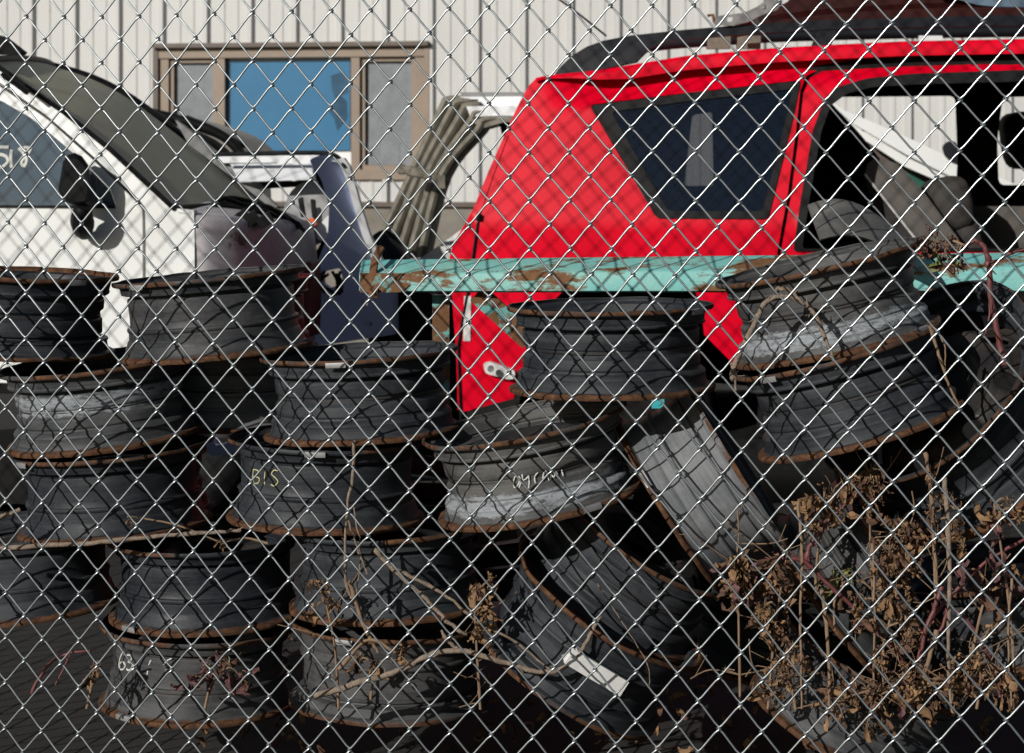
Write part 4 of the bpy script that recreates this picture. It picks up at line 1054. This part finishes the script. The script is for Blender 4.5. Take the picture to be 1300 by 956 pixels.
stick('dry_stalk', 'stalk', [([(1196,745),(1187,770),(1175,800),(1168,840)], 3.54, .0052)], 'thick broken dark stalk leaning beside the tallest tan stalk', M['cane'], group=G3)

def leaf(mb, p, size, mi, droop=.6, wid=.5):
    """one shrivelled leaf: a curled 3 x 5 sheet"""
    d = Vector((rng.gauss(0,1), rng.gauss(0,.7), rng.gauss(-droop*2.2, .8)))
    d = d.normalized() if d.length > .01 else Vector((0,0,-1))
    sdv = d.cross(Vector((rng.gauss(0,1), rng.gauss(0,1), rng.gauss(0,1)))).normalized(); n = d.cross(sdv)
    cl = rng.uniform(1.2, 3.6); cu = rng.uniform(-3.2, 3.2); tw = rng.uniform(-2.6, 2.6)
    vs = []; m = 6
    pos = Vector(p); ang = 0
    for i in range(m):
        t = i/(m-1); w = wid*size*math.sin(math.pi*(.08+.86*t))**.8*rng.uniform(.75, 1.15)
        dd = (d*math.cos(ang)+n*math.sin(ang))
        s2 = (sdv*math.cos(tw*t)+n*math.sin(tw*t))
        n2 = dd.cross(s2)
        for k in (-1, -.5, 0, .5, 1):
            a = k*cl*.5
            vs.append(pos+s2*(math.sin(a)/max(.4, cl*.5)*w*.5)+n2*((1-math.cos(a))*w*.45)+Vector((rng.gauss(0,1), rng.gauss(0,1), rng.gauss(0,1)))*size*.055)
        pos = pos+dd*(size/(m-1)); ang += cu/(m-1)
    fs = [(i*5+k, i*5+k+1, (i+1)*5+k+1, (i+1)*5+k) for i in range(m-1) for k in range(4)]
    mb.add(vs, fs, mi)
LM = [M['leafa'], M['leafb'], M['leafc'], M['leafg']]
def weed(stem, Y, clumps, label, weights=(.5,.4,.1,0), name='dead_weed', cat='weed', group='dead weeds growing through the rims'):
    """stem polyline plus clumps (px, py, spread px, count, leaf length m)"""
    root = empty(name, P(stem[0][0], stem[0][1], Y)); tag(root, label, cat, group)
    mb = MB(); sp = spline([P(x, y, Y+rng.uniform(-.01, .01)) for x, y in stem], 6); mb.tube(sp, [.003*(1-.5*i/len(sp)) for i in range(len(sp))], 6)
    tot = sum(c[3] for c in clumps)
    for k in range(0 if tot < 45 or stem[0][1] < 400 else min(11, tot//9)):   # fine dry side stems
        a = rng.choice(sp); d = Vector((rng.gauss(0, .05), rng.gauss(0, .012), rng.uniform(-.02, .09)))
        b_ = a+d; mid = a+d*.5+Vector((rng.gauss(0, .012), rng.gauss(0, .006), rng.gauss(0, .008)))
        mb.tube(spline([a, mid, b_], 4), rng.uniform(.0006, .0013), 4)
        for q in range(rng.randint(0, 2)):
            c_ = mid.lerp(b_, rng.random()); mb.tube([c_, c_+Vector((rng.gauss(0, .02), rng.gauss(0, .008), rng.gauss(.01, .015)))], .0007, 4)
    lv = MB()
    for cx, cy, spd, cnt, ls in clumps:
        c = P(cx, cy, Y); near = min(sp, key=lambda q: (q-c).length)
        if (near-c).length > .02: mb.tube(spline([near, (near+c)/2+Vector((0,-.01,.012)), c], 4), .0017, 5)
        for k in range(int(cnt*1.05)):
            q = P(cx+rng.gauss(0, spd*.5), cy+rng.gauss(0, spd*.6), Y+rng.gauss(0, .022))
            leaf(lv, q, ls*rng.choice((.35,.45,.55,.7,.85,1,1.4)), rng.choices((0,1,2,3), weights)[0], wid=rng.uniform(.3, .65))
            if rng.random() < .35: mb.tube([c.lerp(q, .1), (c+q)/2+Vector((0,0,.006)), q], .0009, 4)
    mb.build('stem', M['stalk'], root, 60); lv.build('leaves', LM, root, 75)
weed([(940,900),(938,800),(936,690)], 3.60, [(938,712,18,34,.034), (932,745,14,22,.03), (945,735,18,30,.034)], 'shrivelled tan weed hanging right of the sloping rims')
weed([(975,900),(985,790),(1000,700)], 3.58, [(985,722,14,26,.036), (1004,735,14,20,.048), (970,770,14,24,.028), (985,800,16,30,.026)], 'brown weed with long hanging leaves below the leaning silver rim', (.55,.4,.05,0))
weed([(1010,900),(1000,850),(985,830)], 3.57, [(998,850,18,44,.022), (1008,830,14,30,.022), (985,870,18,30,.022)], 'crumbly brown weed at the bottom below the leaning rim', (.6,.4,0,0))
weed([(1035,760),(1040,690),(1060,640),(1080,600)], 3.61, [(1046,635,16,26,.034), (1078,618,14,24,.028), (1065,650,18,26,.03), (1018,642,6,4,.036), (1028,665,12,18,.026)], 'tan leafy weed at the upper left of the dead growth', (.6,.3,.1,0))
weed([(1110,780),(1105,690),(1105,600)], 3.62, [(1104,600,13,56,.020), (1112,618,15,60,.020), (1096,612,10,30,.02), (1106,640,12,24,.018)], 'dense crumbly seed head rising above the dead leaves', (.5,.5,0,0))
weed([(1145,880),(1150,780),(1150,680)], 3.60, [(1135,668,14,40,.026), (1160,672,12,26,.036), (1130,700,18,60,.022), (1152,700,16,48,.024), (1140,730,18,60,.022), (1120,725,14,36,.022)], 'largest tangled mass of dead leaves in the middle of the growth', (.5,.45,.05,0))
weed([(1125,900),(1120,830),(1135,770)], 3.57, [(1100,790,12,22,.026), (1132,765,14,22,.026), (1155,800,14,26,.03), (1090,760,12,18,.024), (1120,835,14,30,.022)], 'ragged dead weed low in the middle of the growth', (.5,.4,.1,0))
weed([(1160,900),(1155,870),(1150,850)], 3.55, [(1150,868,22,60,.024), (1180,880,24,50,.026), (1110,885,30,60,.026), (1060,890,26,40,.024), (1210,870,20,44,.024)], 'heap of crumbled leaves along the bottom of the growth', (.55,.4,.05,0))
weed([(1060,800),(1060,760),(1075,735)], 3.63, [(1062,738,10,9,.034), (1078,730,8,6,.03), (1118,760,8,5,.03)], 'few green leaves low behind the red bramble canes', (.1,.1,.0,.8), 'green_weed')
weed([(1290,880),(1280,760),(1262,640)], 3.55, [(1262,648,9,8,.044), (1280,640,8,8,.034), (1294,652,10,8,.034)], 'weed with two large tan leaves in front of the big right rim', (.7,.1,.2,0))
weed([(1225,880),(1240,800),(1255,740)], 3.55, [(1250,735,13,14,.040), (1222,722,10,9,.038), (1285,735,14,14,.042), (1262,770,10,8,.03)], 'purple-brown bramble leaves at the lower right', (.15,.25,.6,0))
weed([(1240,900),(1245,860),(1240,830)], 3.54, [(1245,850,22,60,.022), (1225,840,14,36,.022), (1275,870,22,40,.024), (1259,798,8,6,.03)], 'crumbled leaves in the bottom right corner', (.65,.3,.05,0))
weed([(1188,760),(1185,690),(1180,620)], 3.57, [(1180,606,8,12,.018), (1205,632,9,14,.020), (1215,665,8,12,.022), (1182,655,8,10,.018), (1222,690,8,10,.02)], 'sparse dry weed along the tall tan stalk', (.6,.4,0,0))
weed([(1225,312),(1205,305),(1180,310)], 3.62, [(1180,306,13,22,.030), (1200,322,14,20,.028), (1206,300,8,8,.026), (1168,318,8,10,.024), (1212,336,10,12,.026)], 'withered purple leaf tuft hanging before the turquoise rail', (.1,.4,.45,.05))
weed([(610,900),(606,840),(602,770)], 3.64, [(606,748,9,16,.036), (618,778,11,22,.03), (604,800,7,10,.04), (622,735,7,10,.024)], 'pale tan leaf cluster left of the matt black rim', (.75,.15,.1,0))
weed([(430,900),(425,820),(410,750)], 3.68, [(410,742,9,16,.022), (418,762,9,14,.024), (400,775,7,10,.024), (396,740,6,8,.02)], 'small tan leaf cluster at the left of the orange-lipped rim', (.75,.25,0,0))
weed([(470,890),(478,850),(500,825)], 3.63, [(478,846,9,12,.024), (512,828,9,12,.024), (455,836,8,9,.022)], 'orange-brown leaves low on the thick curved branch', (.6,.3,.1,0))
weed([(260,900),(268,870),(285,850)], 3.72, [(262,845,10,10,.034), (285,852,12,10,.044), (305,858,10,8,.044), (240,862,10,9,.034)], 'purple-brown leaves in front of the numbered rim', (.1,.25,.65,0))
weed([(110,900),(118,860),(120,840)], 3.80, [(120,845,7,12,.024), (112,862,8,12,.022)], 'small leaf tuft left of the numbered rim', (.6,.3,.1,0))
weed([(340,690),(310,683),(283,690)], 3.82, [(283,688,6,10,.016), (165,656,5,6,.014)], 'tiny dry leaf scraps on the long straight twig', (.7,.3,0,0))
# leaf litter on the soil
lt_ = MB()
for k in range(700):
    x = rng.uniform(-.7, 1.6); y = rng.uniform(3.2, 5.2)
    leaf(lt_, (x, y, rng.uniform(.004, .03)), rng.uniform(.02, .05), rng.choices((0,1,2), (.4,.45,.15))[0], droop=0)
tag(lt_.build('leaf_litter', LM, smooth=75), 'dead leaves strewn over the soil under the rims', 'leaf litter', kind='stuff')

# ------------------------------------------------------------------ camera, light, sky
cam = bpy.data.cameras.new('camera'); co = bpy.data.objects.new('camera', cam); col.objects.link(co)
co.location = (0, 0, H); co.rotation_euler = (R(90), 0, 0)
cam.lens = 36*F/1300; cam.sensor_width = 36; cam.shift_y = -(478-HY)/1300; cam.clip_end = 1000; cam.clip_start = .05
cam.dof.use_dof = True; cam.dof.focus_distance = 3.75; cam.dof.aperture_fstop = 10
scene.camera = co
AZ = 37; EL = 23                                        # sun: left of the line back to the camera
to_sun = Vector((-math.sin(R(AZ))*math.cos(R(EL)), -math.cos(R(AZ))*math.cos(R(EL)), math.sin(R(EL))))
sun = bpy.data.lights.new('sun', 'SUN'); sun.energy = 5.0; sun.angle = R(.27); sun.color = (1, .965, .91)
so = bpy.data.objects.new('sun', sun); col.objects.link(so); so.rotation_euler = to_sun.to_track_quat('Z', 'Y').to_euler()
so.location = to_sun*20
w = bpy.data.worlds.new('World'); scene.world = w; w.use_nodes = True
nt = w.node_tree; bg = nt.nodes['Background']
sk = nt.nodes.new('ShaderNodeTexSky'); sk.sky_type = 'NISHITA'; sk.sun_disc = False
sk.sun_elevation = R(EL); sk.sun_rotation = math.atan2(to_sun.x, to_sun.y)
nt.links.new(sk.outputs[0], bg.inputs[0]); bg.inputs[1].default_value = .05
vs_ = scene.view_settings
vs_.view_transform = 'Standard'; vs_.look = 'None'; vs_.gamma = 1; vs_.use_curve_mapping = False; vs_.exposure = -.22
